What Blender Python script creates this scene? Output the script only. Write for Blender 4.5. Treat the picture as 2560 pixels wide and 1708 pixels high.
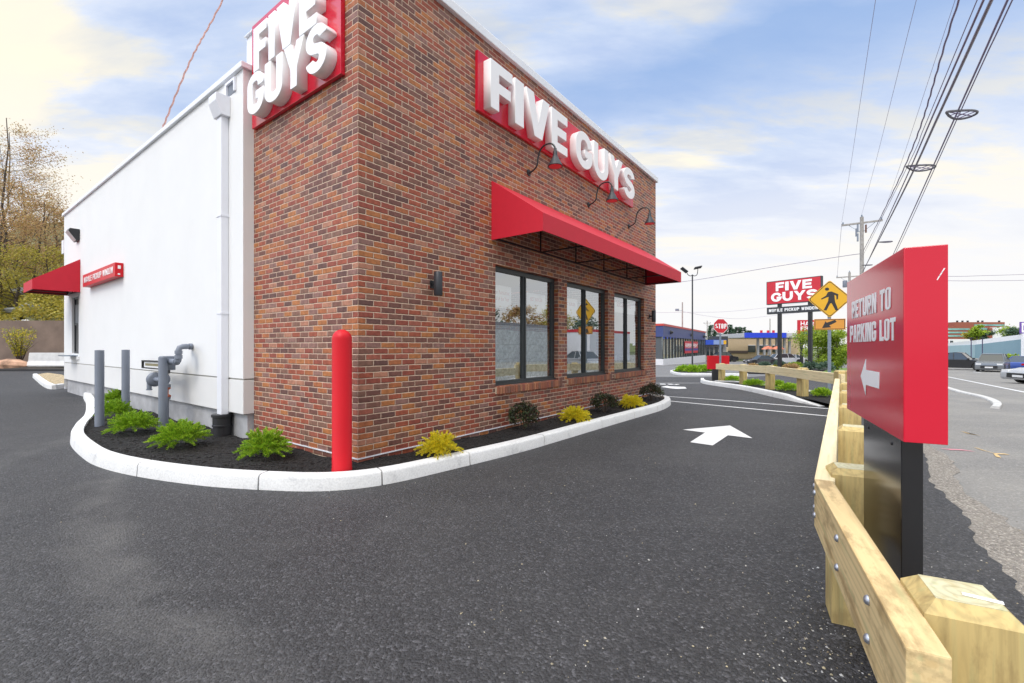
import bpy, bmesh, math, random
from mathutils import Vector, Matrix
R = math.radians
random.seed(7)
for o in list(bpy.data.objects): bpy.data.objects.remove(o)
SC = bpy.context.scene
COL = SC.collection

# ------------------------------------------------------------------ camera
EYE = 1.40
cd = bpy.data.cameras.new('camera'); cam = bpy.data.objects.new('camera', cd); COL.objects.link(cam)
cam.location = (0, 0, EYE); cam.rotation_euler = (R(90), 0, 0)
cd.sensor_width = 36; cd.lens = 16; cd.shift_y = 14/2560; cd.clip_start = .02; cd.clip_end = 3000
SC.camera = cam
SC.render.resolution_x = 1024; SC.render.resolution_y = 683
SC.render.engine = 'CYCLES'
SC.view_settings.view_transform = 'Standard'; SC.view_settings.look = 'None'
SC.view_settings.gamma = 1; SC.view_settings.exposure = 0.56

# ------------------------------------------------------------------ sky and sun
SUN_EL, SUN_AZ = R(48), R(198)      # azimuth clockwise from +Y
w = bpy.data.worlds.new("World"); SC.world = w; w.use_nodes = True
nt = w.node_tree; nt.nodes.clear()
def N(t, typ, **k):
    n = t.nodes.new(typ)
    for a, v in k.items():
        if a == 'inp':
            for i, x in v.items(): n.inputs[i].default_value = x
        else: setattr(n, a, v)
    return n
def ramp(t, stops, interp='LINEAR'):
    n = t.nodes.new('ShaderNodeValToRGB'); cr = n.color_ramp; cr.interpolation = interp
    while len(cr.elements) < len(stops): cr.elements.new(.5)
    for e, (p, c) in zip(cr.elements, stops):
        e.position = p; e.color = (c, c, c, 1) if not hasattr(c, '__len__') else (*c[:3], 1)
    return n
out = N(nt, 'ShaderNodeOutputWorld'); bg = N(nt, 'ShaderNodeBackground', inp={1: .10})
sky = N(nt, 'ShaderNodeTexSky', sky_type='NISHITA', sun_disc=False, sun_elevation=SUN_EL, sun_rotation=SUN_AZ)
sky.air_density = 1.0; sky.dust_density = 2.0; sky.ozone_density = 1.5
L = nt.links.new
tc = N(nt, 'ShaderNodeTexCoord'); sep = N(nt, 'ShaderNodeSeparateXYZ'); L(tc.outputs['Generated'], sep.inputs[0])
zc = N(nt, 'ShaderNodeMath', operation='MAXIMUM', inp={1: 0.0}); L(sep.outputs['Z'], zc.inputs[0])
zp = N(nt, 'ShaderNodeMath', operation='ADD', inp={1: .16}); L(zc.outputs[0], zp.inputs[0])
def div(a):
    n = N(nt, 'ShaderNodeMath', operation='DIVIDE'); L(a, n.inputs[0]); L(zp.outputs[0], n.inputs[1]); return n.outputs[0]
cmb = N(nt, 'ShaderNodeCombineXYZ'); L(div(sep.outputs['X']), cmb.inputs[0]); L(div(sep.outputs['Y']), cmb.inputs[1])
mp = N(nt, 'ShaderNodeMapping'); mp.inputs['Scale'].default_value = (.55, 1.25, 1); mp.inputs['Rotation'].default_value = (0, 0, R(-14))
mp.inputs['Location'].default_value = (3.3, 1.2, 0); L(cmb.outputs[0], mp.inputs[0])
n1 = N(nt, 'ShaderNodeTexNoise', inp={'Scale': .95, 'Detail': 9, 'Roughness': .56, 'Distortion': .35}); L(mp.outputs[0], n1.inputs[0])
n2 = N(nt, 'ShaderNodeTexNoise', inp={'Scale': 1.9, 'Detail': 9, 'Roughness': .6, 'Distortion': .2}); L(mp.outputs[0], n2.inputs[0])
cover = ramp(nt, [(.45, 0), (.66, 1)]); L(n1.outputs[0], cover.inputs[0])
elev = ramp(nt, [(.0, 1), (.27, 1), (.40, .55), (.50, .16), (.62, .02), (.80, .9)]); L(zc.outputs[0], elev.inputs[0])
mx = N(nt, 'ShaderNodeMath', operation='ADD', use_clamp=True); L(cover.outputs[0], mx.inputs[0]); L(elev.outputs[0], mx.inputs[1])
tint = ramp(nt, [(.38, (4.1, 4.8, 6.4)), (.49, (5.4, 5.9, 6.9)), (.56, (7.0, 6.6, 5.6)), (.66, (7.3, 6.8, 5.6))]); L(n2.outputs[0], tint.inputs[0])
whit = ramp(nt, [(.0, 1), (.14, .92), (.26, .4), (.40, .0)]); L(zc.outputs[0], whit.inputs[0])
m0 = N(nt, 'ShaderNodeMix', data_type='RGBA'); L(whit.outputs[0], m0.inputs[0]); L(tint.outputs[0], m0.inputs[6]); m0.inputs[7].default_value = (6.7, 6.65, 6.65, 1)
blue = N(nt, 'ShaderNodeMix', data_type='RGBA', inp={0: .85}); L(sky.outputs[0], blue.inputs[6]); blue.inputs[7].default_value = (2.3, 3.55, 6.0, 1)
m1 = N(nt, 'ShaderNodeMix', data_type='RGBA'); L(mx.outputs[0], m1.inputs[0]); L(blue.outputs[2], m1.inputs[6]); L(m0.outputs[2], m1.inputs[7])
zen = ramp(nt, [(.0, 1/3), (.62, 1/3), (.95, .80)]); L(zc.outputs[0], zen.inputs[0])  # sky boosted overhead, above the view, as added fill light
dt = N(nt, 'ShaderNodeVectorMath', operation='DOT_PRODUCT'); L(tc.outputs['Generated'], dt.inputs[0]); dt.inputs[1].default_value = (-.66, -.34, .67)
gl_ = ramp(nt, [(.62, 0), (.95, .5)]); L(dt.outputs['Value'], gl_.inputs[0])  # added glow high behind left, put in to brighten shaded faces
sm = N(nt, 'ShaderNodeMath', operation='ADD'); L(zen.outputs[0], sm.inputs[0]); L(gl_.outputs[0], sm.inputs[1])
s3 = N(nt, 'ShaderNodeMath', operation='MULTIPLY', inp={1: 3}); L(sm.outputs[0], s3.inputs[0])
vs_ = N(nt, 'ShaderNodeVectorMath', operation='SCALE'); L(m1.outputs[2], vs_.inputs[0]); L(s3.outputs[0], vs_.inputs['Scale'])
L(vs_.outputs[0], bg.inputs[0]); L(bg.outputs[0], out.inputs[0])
sd = bpy.data.lights.new('sun', 'SUN'); so = bpy.data.objects.new('sun', sd); COL.objects.link(so)
sd.energy = 1.0; sd.angle = R(22); sd.color = (1, .93, .83)
dirv = Vector((math.sin(SUN_AZ)*math.cos(SUN_EL), math.cos(SUN_AZ)*math.cos(SUN_EL), math.sin(SUN_EL)))
so.rotation_euler = dirv.to_track_quat('Z', 'Y').to_euler(); so.location = dirv*60

# ------------------------------------------------------------------ survey helpers (metres; camera stands at the origin)
FP = 1137.8; HY = 868
Uv = Vector((.6004, .7997, 0)); Vv = Vector((-.7997, .6004, 0)); CO = Vector((-1.693, 5.0, 0)); RZ = math.atan2(.7997, .6004)
def pl(x, pts):
    if x <= pts[0][0]: return pts[0][1]
    for (a, b), (c, d) in zip(pts, pts[1:]):
        if x <= c: return b+(d-b)*(x-a)/(c-a)
    return pts[-1][1]
def g(x, y):    # ground height: level at the building, falling away behind it
    return pl(y, [(12, 0), (42, -.6), (72, -1.05), (192, -1.65)]) + pl(x, [(-24, .3), (-9, 0), (15, 0), (36, -.3)])
def B(u, v, z=0): return CO+Uv*u+Vv*v+Vector((0, 0, z))
def gpt(px, py, dz=0):
    d = .8
    for i in range(5000):
        x = (px-1280)/FP*d
        if EYE-(py-HY)*d/FP <= g(x, d)+dz: break
        d *= 1.0015
    return Vector((x, d, g(x, d)+dz))
def at(px, py, d): return Vector(((px-1280)/FP*d, d, EYE-(py-HY)*d/FP))

# ------------------------------------------------------------------ materials
MATS = {}
def mat(name, col, rough=.6, metal=0, bump=None, var=None, spec=.5, sheen=0):
    """plain procedural: colour with noise variation (var=(scale, amount)) and bump=(scale, strength)"""
    if name in MATS: return MATS[name]
    m = bpy.data.materials.new(name); m.use_nodes = True; t = m.node_tree; b = t.nodes['Principled BSDF']; MATS[name] = m
    b.inputs['Base Color'].default_value = (*col, 1); b.inputs['Roughness'].default_value = rough; b.inputs['Metallic'].default_value = metal
    b.inputs['Specular IOR Level'].default_value = spec
    c = N(t, 'ShaderNodeTexCoord')
    sc, am = var or (3, .06)
    n = N(t, 'ShaderNodeTexNoise', inp={'Scale': sc, 'Detail': 6, 'Roughness': .6}); t.links.new(c.outputs['Object'], n.inputs[0])
    r = ramp(t, [(.3, [x*(1-am) for x in col]), (.7, [min(1, x*(1+am)) for x in col])]); t.links.new(n.outputs[0], r.inputs[0])
    t.links.new(r.outputs[0], b.inputs['Base Color'])
    if bump:
        n2 = N(t, 'ShaderNodeTexNoise', inp={'Scale': bump[0], 'Detail': 5}); t.links.new(c.outputs['Object'], n2.inputs[0])
        bp = N(t, 'ShaderNodeBump', inp={'Strength': bump[1], 'Distance': .01}); t.links.new(n2.outputs[0], bp.inputs['Height']); t.links.new(bp.outputs[0], b.inputs['Normal'])
    return m
def newmat(name):
    m = bpy.data.materials.new(name); m.use_nodes = True; MATS[name] = m
    return m, m.node_tree, m.node_tree.nodes['Principled BSDF'], m.node_tree.links.new

def brick_mat():
    m, t, b, l = newmat('brick')
    c = N(t, 'ShaderNodeTexCoord'); sp = N(t, 'ShaderNodeSeparateXYZ'); l(c.outputs['Object'], sp.inputs[0])
    sn = N(t, 'ShaderNodeSeparateXYZ'); l(c.outputs['Normal'], sn.inputs[0])
    ab = N(t, 'ShaderNodeMath', operation='ABSOLUTE'); l(sn.outputs['X'], ab.inputs[0])
    st = N(t, 'ShaderNodeMath', operation='GREATER_THAN', inp={1: .5}); l(ab.outputs[0], st.inputs[0])
    ya = N(t, 'ShaderNodeMath', operation='MULTIPLY_ADD', inp={1: -1, 2: .1016}); l(sp.outputs['Y'], ya.inputs[0])
    h = N(t, 'ShaderNodeMix', data_type='FLOAT'); l(st.outputs[0], h.inputs[0]); l(sp.outputs['X'], h.inputs[2]); l(ya.outputs[0], h.inputs[3])
    ho_ = N(t, 'ShaderNodeMath', operation='ADD', inp={1: .2032*60}); l(h.outputs[0], ho_.inputs[0])
    cb = N(t, 'ShaderNodeCombineXYZ'); l(ho_.outputs[0], cb.inputs[0])
    az = N(t, 'ShaderNodeMath', operation='ADD', inp={1: -.169+.0677*40}); l(sp.outputs['Z'], az.inputs[0]); l(az.outputs[0], cb.inputs[1])
    nz = N(t, 'ShaderNodeTexNoise', inp={'Scale': 22, 'Detail': 3}); l(c.outputs['Object'], nz.inputs[0])
    sb = N(t, 'ShaderNodeVectorMath', operation='SUBTRACT'); sb.inputs[1].default_value = (.5, .5, .5); l(nz.outputs[1], sb.inputs[0])
    sc = N(t, 'ShaderNodeVectorMath', operation='SCALE', inp={3: .011}); l(sb.outputs[0], sc.inputs[0])
    ad = N(t, 'ShaderNodeVectorMath', operation='ADD'); l(cb.outputs[0], ad.inputs[0]); l(sc.outputs[0], ad.inputs[1])
    def bt(ms, smooth):
        n = N(t, 'ShaderNodeTexBrick', offset=.5, offset_frequency=2, squash=1); l(ad.outputs[0], n.inputs[0])
        for k, v in {'Color1': (0, 0, 0, 1), 'Color2': (1, 1, 1, 1), 'Mortar': (.5, .5, .5, 1), 'Scale': 1, 'Mortar Size': ms, 'Mortar Smooth': smooth, 'Bias': 0, 'Brick Width': .2032, 'Row Height': .0677}.items(): n.inputs[k].default_value = v
        return n
    br = bt(.0060, .0); brh = bt(.0115, .9); brm = bt(.0060, .35)
    pal = ramp(t, [(0, (.165, .070, .054)), (.12, (.315, .082, .045)), (.25, (.195, .088, .064)), (.34, (.370, .125, .050)), (.44, (.265, .068, .044)),
                   (.57, (.215, .108, .076)), (.64, (.400, .150, .052)), (.73, (.130, .062, .052)), (.77, (.320, .098, .064)), (.88, (.250, .130, .105)), (.95, (.390, .175, .110))], 'CONSTANT')
    l(br.outputs[0], pal.inputs[0])
    # blotches inside each brick
    n3 = N(t, 'ShaderNodeTexNoise', inp={'Scale': 17, 'Detail': 5, 'Roughness': .65}); l(c.outputs['Object'], n3.inputs[0])
    r3 = ramp(t, [(.3, .72), (.7, 1.35)]); l(n3.outputs[0], r3.inputs[0])
    mu = N(t, 'ShaderNodeMix', data_type='RGBA', blend_type='MULTIPLY', inp={0: 1}); l(pal.outputs[0], mu.inputs[6]); l(r3.outputs[0], mu.inputs[7])
    n4 = N(t, 'ShaderNodeTexNoise', inp={'Scale': 6, 'Detail': 8, 'Roughness': .7}); l(c.outputs['Object'], n4.inputs[0])
    r4 = ramp(t, [(.60, 0), (.72, .34)]); l(n4.outputs[0], r4.inputs[0])
    ms2 = N(t, 'ShaderNodeMix', data_type='RGBA'); l(r4.outputs[0], ms2.inputs[0]); l(mu.outputs[2], ms2.inputs[6]); ms2.inputs[7].default_value = (.36, .24, .18, 1)
    n5 = N(t, 'ShaderNodeTexNoise', inp={'Scale': 30, 'Detail': 4}); l(c.outputs['Object'], n5.inputs[0])
    r5 = ramp(t, [(.3, (.50, .365, .265)), (.7, (.67, .51, .385))]); l(n5.outputs[0], r5.inputs[0])
    mm = N(t, 'ShaderNodeMix', data_type='RGBA'); l(brm.outputs['Fac'], mm.inputs[0]); l(ms2.outputs[2], mm.inputs[6]); l(r5.outputs[0], mm.inputs[7])
    l(mm.outputs[2], b.inputs['Base Color'])
    b.inputs['Roughness'].default_value = .6; b.inputs['Specular IOR Level'].default_value = .35
    iv = N(t, 'ShaderNodeMath', operation='SUBTRACT', inp={0: 1}); l(brh.outputs['Fac'], iv.inputs[1])
    n6 = N(t, 'ShaderNodeTexNoise', inp={'Scale': 70, 'Detail': 5}); l(c.outputs['Object'], n6.inputs[0])
    hh = N(t, 'ShaderNodeMath', operation='MULTIPLY_ADD', inp={1: .18}); l(n6.outputs[0], hh.inputs[0]); l(iv.outputs[0], hh.inputs[2])
    bp = N(t, 'ShaderNodeBump', inp={'Strength': .8, 'Distance': .008}); l(hh.outputs[0], bp.inputs['Height']); l(bp.outputs[0], b.inputs['Normal'])
    return m
BRICK = brick_mat()
SILLB = None
MORT = mat('mortar', (.45, .34, .25), .9, bump=(90, .4))

def asphalt_mat(name, base, light, patch, gloss=.62, agg=1.0, arcs=False, con=.8):
    m, t, b, l = newmat(name)
    c = N(t, 'ShaderNodeTexCoord')
    v = N(t, 'ShaderNodeTexVoronoi', inp={'Scale': 78}); l(c.outputs['Object'], v.inputs[0])
    v2 = N(t, 'ShaderNodeTexVoronoi', inp={'Scale': 190}); l(c.outputs['Object'], v2.inputs[0])
    sx = N(t, 'ShaderNodeSeparateXYZ'); l(v.outputs['Color'], sx.inputs[0])
    rc = ramp(t, [(p_, [min(1, x*(1+(q_-1)*con)) for x in base]) for p_, q_ in ((0, .35), (.45, .85), (.80, 1.45), (.92, 2.2), (1, 3.4))]); l(sx.outputs[0], rc.inputs[0])
    n = N(t, 'ShaderNodeTexNoise', inp={'Scale': .55, 'Detail': 7, 'Roughness': .62, 'Distortion': .6}); l(c.outputs['Object'], n.inputs[0])
    rp = ramp(t, [(.42, 0), (.72, patch)]); l(n.outputs[0], rp.inputs[0])
    mpn = N(t, 'ShaderNodeMapping'); mpn.inputs['Rotation'].default_value = (0, 0, R(35)); mpn.inputs['Scale'].default_value = (.28, 2.4, 1); l(c.outputs['Object'], mpn.inputs[0])
    ns = N(t, 'ShaderNodeTexNoise', inp={'Scale': 1.3, 'Detail': 6, 'Roughness': .6}); l(mpn.outputs[0], ns.inputs[0])
    rs = ramp(t, [(.55, 0), (.78, patch*.8)]); l(ns.outputs[0], rs.inputs[0])
    ad = N(t, 'ShaderNodeMath', operation='ADD', use_clamp=True); l(rp.outputs[0], ad.inputs[0]); l(rs.outputs[0], ad.inputs[1])
    if arcs:        # dusty tyre tracks curving round the bend
        dn = N(t, 'ShaderNodeTexNoise', inp={'Scale': .9, 'Detail': 3}); l(c.outputs['Object'], dn.inputs[0])
        di = N(t, 'ShaderNodeVectorMath', operation='DISTANCE'); l(c.outputs['Object'], di.inputs[0]); di.inputs[1].default_value = (4, 10.5, 0)
        dw = N(t, 'ShaderNodeMath', operation='MULTIPLY_ADD', inp={1: .5}); l(dn.outputs[0], dw.inputs[0]); l(di.outputs['Value'], dw.inputs[2])
        mr = N(t, 'ShaderNodeMapRange', inp={1: 9, 2: 14, 3: 0, 4: 1}); l(dw.outputs[0], mr.inputs[0])
        ra = ramp(t, [(.20, 0), (.24, .7), (.27, .5), (.31, .03), (.46, 0), (.50, .45), (.53, .35), (.57, 0)]); l(mr.outputs[0], ra.inputs[0])
        sX = N(t, 'ShaderNodeSeparateXYZ'); l(c.outputs['Object'], sX.inputs[0]); mk = N(t, 'ShaderNodeMapRange', inp={1: .6, 2: -1.6, 3: 0, 4: 1}); l(sX.outputs[0], mk.inputs[0])
        am = N(t, 'ShaderNodeMath', operation='MULTIPLY'); l(ra.outputs[0], am.inputs[0]); l(mk.outputs[0], am.inputs[1])
        nn = N(t, 'ShaderNodeTexNoise', inp={'Scale': 2.2, 'Detail': 6}); l(c.outputs['Object'], nn.inputs[0]); rn2 = ramp(t, [(.35, .1), (.65, 1.5)]); l(nn.outputs[0], rn2.inputs[0])
        am2 = N(t, 'ShaderNodeMath', operation='MULTIPLY'); l(am.outputs[0], am2.inputs[0]); l(rn2.outputs[0], am2.inputs[1])
        ad2 = N(t, 'ShaderNodeMath', operation='ADD', use_clamp=True); l(ad.outputs[0], ad2.inputs[0]); l(am2.outputs[0], ad2.inputs[1]); ad = ad2
    ng = N(t, 'ShaderNodeTexNoise', inp={'Scale': 38, 'Detail': 4}); l(c.outputs['Object'], ng.inputs[0])
    rg = ramp(t, [(.3, .35), (.7, 1.3)]); l(ng.outputs[0], rg.inputs[0])
    ml = N(t, 'ShaderNodeMath', operation='MULTIPLY', use_clamp=True); l(ad.outputs[0], ml.inputs[0]); l(rg.outputs[0], ml.inputs[1])
    mx = N(t, 'ShaderNodeMix', data_type='RGBA'); l(ml.outputs[0], mx.inputs[0]); l(rc.outputs[0], mx.inputs[6]); mx.inputs[7].default_value = (*light, 1)
    l(mx.outputs[2], b.inputs['Base Color']); b.inputs['Roughness'].default_value = gloss
    b.inputs['Specular IOR Level'].default_value = .5
    h = N(t, 'ShaderNodeMath', operation='ADD'); l(v.outputs['Distance'], h.inputs[0])
    h2 = N(t, 'ShaderNodeMath', operation='MULTIPLY', inp={1: .5}); l(v2.outputs['Distance'], h2.inputs[0]); l(h2.outputs[0], h.inputs[1])
    nb = N(t, 'ShaderNodeTexNoise', inp={'Scale': 26, 'Detail': 3}); l(c.outputs['Object'], nb.inputs[0])
    h3 = N(t, 'ShaderNodeMath', operation='MULTIPLY_ADD', inp={1: .9}); l(nb.outputs[0], h3.inputs[0]); l(h.outputs[0], h3.inputs[2])
    bp = N(t, 'ShaderNodeBump', invert=True, inp={'Strength': .95*agg, 'Distance': .009}); l(h3.outputs[0], bp.inputs['Height']); l(bp.outputs[0], b.inputs['Normal'])
    return m
ASPH = asphalt_mat('asphalt', (.037, .036, .0385), (.105, .101, .098), .32, arcs=True)
ROADM = asphalt_mat('old_asphalt', (.205, .197, .186), (.33, .31, .275), .6, .8, .5, con=.25)
SANDM = asphalt_mat('sandy_gravel', (.30, .27, .235), (.42, .38, .33), .5, .9, 1.4, con=.5)

def wood_mat(name, a, bcol, axis, stain=.0):
    m, t, b, l = newmat(name)
    c = N(t, 'ShaderNodeTexCoord'); mp = N(t, 'ShaderNodeMapping'); l(c.outputs['Object'], mp.inputs[0])
    s = [14, 14, 14]; s[axis] = .9; mp.inputs['Scale'].default_value = s
    n = N(t, 'ShaderNodeTexNoise', inp={'Scale': 1.6, 'Detail': 6, 'Roughness': .55, 'Distortion': 1.2}); l(mp.outputs[0], n.inputs[0])
    wv = N(t, 'ShaderNodeTexWave', wave_type='RINGS', rings_direction='XYZ'[axis], inp={'Scale': .8, 'Distortion': 4, 'Detail': 3, 'Detail Scale': 1.2}); l(mp.outputs[0], wv.inputs[0])
    r = ramp(t, [(.25, bcol), (.5, a), (.75, [min(1, x*1.1) for x in a])]); l(n.outputs[0], r.inputs[0])
    r2 = ramp(t, [(0, .80), (.5, 1)]); l(wv.outputs[0], r2.inputs[0])
    mu = N(t, 'ShaderNodeMix', data_type='RGBA', blend_type='MULTIPLY', inp={0: .8}); l(r.outputs[0], mu.inputs[6]); l(r2.outputs[0], mu.inputs[7])
    n3 = N(t, 'ShaderNodeTexNoise', inp={'Scale': 3.2, 'Detail': 6, 'Roughness': .65}); mp2 = N(t, 'ShaderNodeMapping')
    s2 = [3, 3, 3]; s2[axis] = 1; mp2.inputs['Scale'].default_value = s2; l(c.outputs['Object'], mp2.inputs[0]); l(mp2.outputs[0], n3.inputs[0])
    r3 = ramp(t, [(.50, 0), (.60, stain)]); l(n3.outputs[0], r3.inputs[0])
    mm = N(t, 'ShaderNodeMix', data_type='RGBA'); l(r3.outputs[0], mm.inputs[0]); l(mu.outputs[2], mm.inputs[6]); mm.inputs[7].default_value = (.20, .12, .045, 1)
    n4 = N(t, 'ShaderNodeTexNoise', inp={'Scale': 2.1, 'Detail': 2}); l(mp.outputs[0], n4.inputs[0])
    r4 = ramp(t, [(.56, 0), (.7, .45)]); l(n4.outputs[0], r4.inputs[0])
    m5 = N(t, 'ShaderNodeMix', data_type='RGBA'); l(r4.outputs[0], m5.inputs[0]); l(mm.outputs[2], m5.inputs[6]); m5.inputs[7].default_value = (.40, .42, .20, 1)
    l(m5.outputs[2], b.inputs['Base Color']); b.inputs['Roughness'].default_value = .68
    bp = N(t, 'ShaderNodeBump', inp={'Strength': .25, 'Distance': .004}); l(n.outputs[0], bp.inputs['Height']); l(bp.outputs[0], b.inputs['Normal'])
    return m
WOODX = wood_mat('rail_timber', (.72, .54, .27), (.58, .39, .16), 0, .5)
WOODF = wood_mat('clean_timber', (.84, .71, .43), (.74, .58, .31), 0, .03)
WOODZ = wood_mat('post_timber', (.56, .42, .17), (.34, .25, .10), 2, .4)
WOODT = wood_mat('end_grain', (.60, .56, .36), (.50, .42, .22), 2, .1)

WHITE = mat('white_render', (.81, .81, .805), .85, bump=(240, .25), var=(1.2, .02), spec=.3)
BASEW = mat('cream_render', (.74, .735, .725), .85, bump=(240, .25), var=(1.2, .03), spec=.3)
TRIMW = mat('white_metal', (.80, .81, .86), .35, var=(2, .02))
COPE = mat('coping_metal', (.82, .84, .88), .38, var=(2, .03))
CONC = mat('foundation_concrete', (.40, .40, .41), .85, bump=(30, .4), var=(2.5, .25))
RED = mat('red_canvas', (.58, .008, .028), .62, var=(8, .03), bump=(300, .1))
REDP = mat('red_plastic', (.62, .008, .018), .42, var=(3, .03), spec=.3)
REDM = mat('red_panel', (.60, .006, .030), .16, var=(3, .02), spec=.6)
LETW = mat('white_acrylic', (.92, .92, .92), .30, var=(2, .01))
BLK = mat('black_metal', (.018, .019, .022), .38, var=(4, .2))
BLKG = mat('black_gloss_panel', (.006, .006, .008), .17, var=(2, .2), spec=.75, bump=(3, .02))
DARK = mat('dark_bronze', (.035, .038, .045), .45, var=(4, .2))
WINF = mat('window_frame_metal', (.035, .042, .045), .4, var=(4, .1))
GREYP = mat('grey_paint', (.20, .225, .275), .45, var=(3, .08), bump=(40, .1))
ORANGE = mat('rust_orange', (.42, .11, .05), .6, var=(30, .3))
GALV = mat('galvanised_steel', (.24, .29, .36), .4, metal=.6, var=(20, .15))
PAINT = mat('road_paint', (.72, .72, .72), .7, var=(24, .12), bump=(95, .4))
YEL = mat('sign_yellow', (.78, .43, .02), .5, var=(2, .03))
YELO = mat('sign_orange', (.72, .32, .05), .5, var=(2, .03))
SIGNB = mat('sign_black', (.03, .028, .03), .6)
SIGNRED = mat('sign_red', (.58, .018, .035), .45, var=(2, .05))
BOLT = mat('bolt_zinc', (.45, .47, .52), .35, metal=.8, var=(30, .2))
BARK = mat('bark', (.085, .065, .052), .9, bump=(20, .8), var=(8, .4))
POLEW = mat('weathered_pole', (.34, .32, .30), .9, bump=(20, .6), var=(5, .25))
CABLE = mat('cable_black', (.21, .17, .28), .5)
CABLEL = mat('cable_light', (.38, .34, .48), .5)
CABLER = mat('cable_copper', (.55, .30, .26), .5, var=(20, .3))
TYRE = mat('tyre', (.02, .02, .02), .8); RIM = mat('rim', (.5, .5, .52), .3, metal=.8)
CARGL = mat('car_glass', (.03, .04, .045), .08, spec=.8)
LAMPW = mat('lamp_lens', (.75, .75, .75), .2); LAMPR = mat('tail_lens', (.45, .01, .01), .3)
def kerb_mat():
    m, t, b, l = newmat('kerb_concrete')
    c = N(t, 'ShaderNodeTexCoord')
    n = N(t, 'ShaderNodeTexNoise', inp={'Scale': 2.6, 'Detail': 9, 'Roughness': .62, 'Distortion': .8}); l(c.outputs['Object'], n.inputs[0])
    r = ramp(t, [(.30, (.74, .74, .73)), (.58, (.68, .68, .67)), (.67, (.54, .54, .54)), (.74, (.30, .30, .31))]); l(n.outputs[0], r.inputs[0])
    n2 = N(t, 'ShaderNodeTexNoise', inp={'Scale': 60, 'Detail': 5}); l(c.outputs['Object'], n2.inputs[0])
    r2 = ramp(t, [(.3, .88), (.6, 1.06)]); l(n2.outputs[0], r2.inputs[0])
    mu = N(t, 'ShaderNodeMix', data_type='RGBA', blend_type='MULTIPLY', inp={0: 1}); l(r.outputs[0], mu.inputs[6]); l(r2.outputs[0], mu.inputs[7])
    l(mu.outputs[2], b.inputs['Base Color']); b.inputs['Roughness'].default_value = .85
    bp = N(t, 'ShaderNodeBump', inp={'Strength': .3, 'Distance': .006}); l(n2.outputs[0], bp.inputs['Height']); l(bp.outputs[0], b.inputs['Normal'])
    return m
KERB = kerb_mat()
def mulch_mat(name, c0, c1):
    m, t, b, l = newmat(name)
    c = N(t, 'ShaderNodeTexCoord'); v = N(t, 'ShaderNodeTexVoronoi', inp={'Scale': 55}); l(c.outputs['Object'], v.inputs[0])
    s = N(t, 'ShaderNodeSeparateXYZ'); l(v.outputs['Color'], s.inputs[0]); r = ramp(t, [(0, c0), (.8, c1), (1, [x*2.2 for x in c1])]); l(s.outputs[0], r.inputs[0])
    l(r.outputs[0], b.inputs['Base Color']); b.inputs['Roughness'].default_value = .9
    bp = N(t, 'ShaderNodeBump', inp={'Strength': 1, 'Distance': .02}); l(v.outputs['Distance'], bp.inputs['Height']); l(bp.outputs[0], b.inputs['Normal'])
    return m
MULCH = mulch_mat('bark_mulch', (.004, .004, .004), (.014, .012, .011)); STRAW = mulch_mat('straw_mulch', (.30, .22, .12), (.55, .44, .28))
def leaf_mat(name, cols, rough=.55, trans=.25):
    m, t, b, l = newmat(name)
    gm = N(t, 'ShaderNodeNewGeometry'); r = ramp(t, [(i/max(1, len(cols)-1), c) for i, c in enumerate(cols)]); l(gm.outputs['Random Per Island'], r.inputs[0])
    l(r.outputs[0], b.inputs['Base Color']); b.inputs['Roughness'].default_value = rough
    tr = N(t, 'ShaderNodeBsdfTranslucent'); l(r.outputs[0], tr.inputs[0]); mx = N(t, 'ShaderNodeMixShader', inp={0: trans})
    l(b.outputs[0], mx.inputs[1]); l(tr.outputs[0], mx.inputs[2]); l(mx.outputs[0], t.nodes['Material Output'].inputs[0])
    return m
LJUN = leaf_mat('juniper_leaf', [(.08, .20, .012), (.20, .40, .018), (.38, .60, .03), (.60, .74, .06)])
LGOLD = leaf_mat('gold_leaf', [(.36, .44, .02), (.80, .62, .02), (.95, .76, .03), (.75, .62, .03), (.40, .50, .03)])
LDARK = leaf_mat('barberry_leaf', [(.022, .040, .014), (.035, .026, .018), (.05, .085, .022), (.075, .028, .022), (.02, .024, .014), (.03, .055, .018)], .45, .05)
LGREEN = leaf_mat('green_leaf', [(.16, .26, .02), (.30, .42, .03), (.46, .56, .06)])
LRUSS = leaf_mat('spring_leaf', [(.46, .26, .13), (.60, .40, .18), (.36, .24, .12), (.55, .42, .14), (.46, .24, .18)], .6, .4)
LYEL = leaf_mat('yellow_leaf', [(.40, .34, .05), (.52, .44, .06), (.26, .26, .05), (.56, .42, .08)], .6, .35)
LPINE = leaf_mat('pine_leaf', [(.07, .12, .08), (.10, .17, .11), (.14, .2, .14)])
GRASS = leaf_mat('grass_leaf', [(.10, .18, .02), (.2, .3, .04)])
SILLB = leaf_mat('sill_brick', [(.20, .075, .055), (.36, .12, .06), (.15, .08, .065), (.42, .18, .09), (.26, .08, .06)], .65, 0)
def glass_mat(name, fac, tint=(.75, .8, .78)):
    m, t, b, l = newmat(name); t.nodes.remove(b)
    tr = N(t, 'ShaderNodeBsdfTransparent'); tr.inputs[0].default_value = (*tint, 1)
    gl = N(t, 'ShaderNodeBsdfGlossy'); gl.inputs['Color'].default_value = (.92, .95, .97, 1); gl.inputs['Roughness'].default_value = .0
    fr = N(t, 'ShaderNodeFresnel', inp={0: 1.5}); ad = N(t, 'ShaderNodeMath', operation='ADD', use_clamp=True, inp={1: fac}); l(fr.outputs[0], ad.inputs[0])
    mx = N(t, 'ShaderNodeMixShader'); l(ad.outputs[0], mx.inputs[0]); l(tr.outputs[0], mx.inputs[1]); l(gl.outputs[0], mx.inputs[2]); l(mx.outputs[0], t.nodes['Material Output'].inputs[0])
    return m
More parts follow.
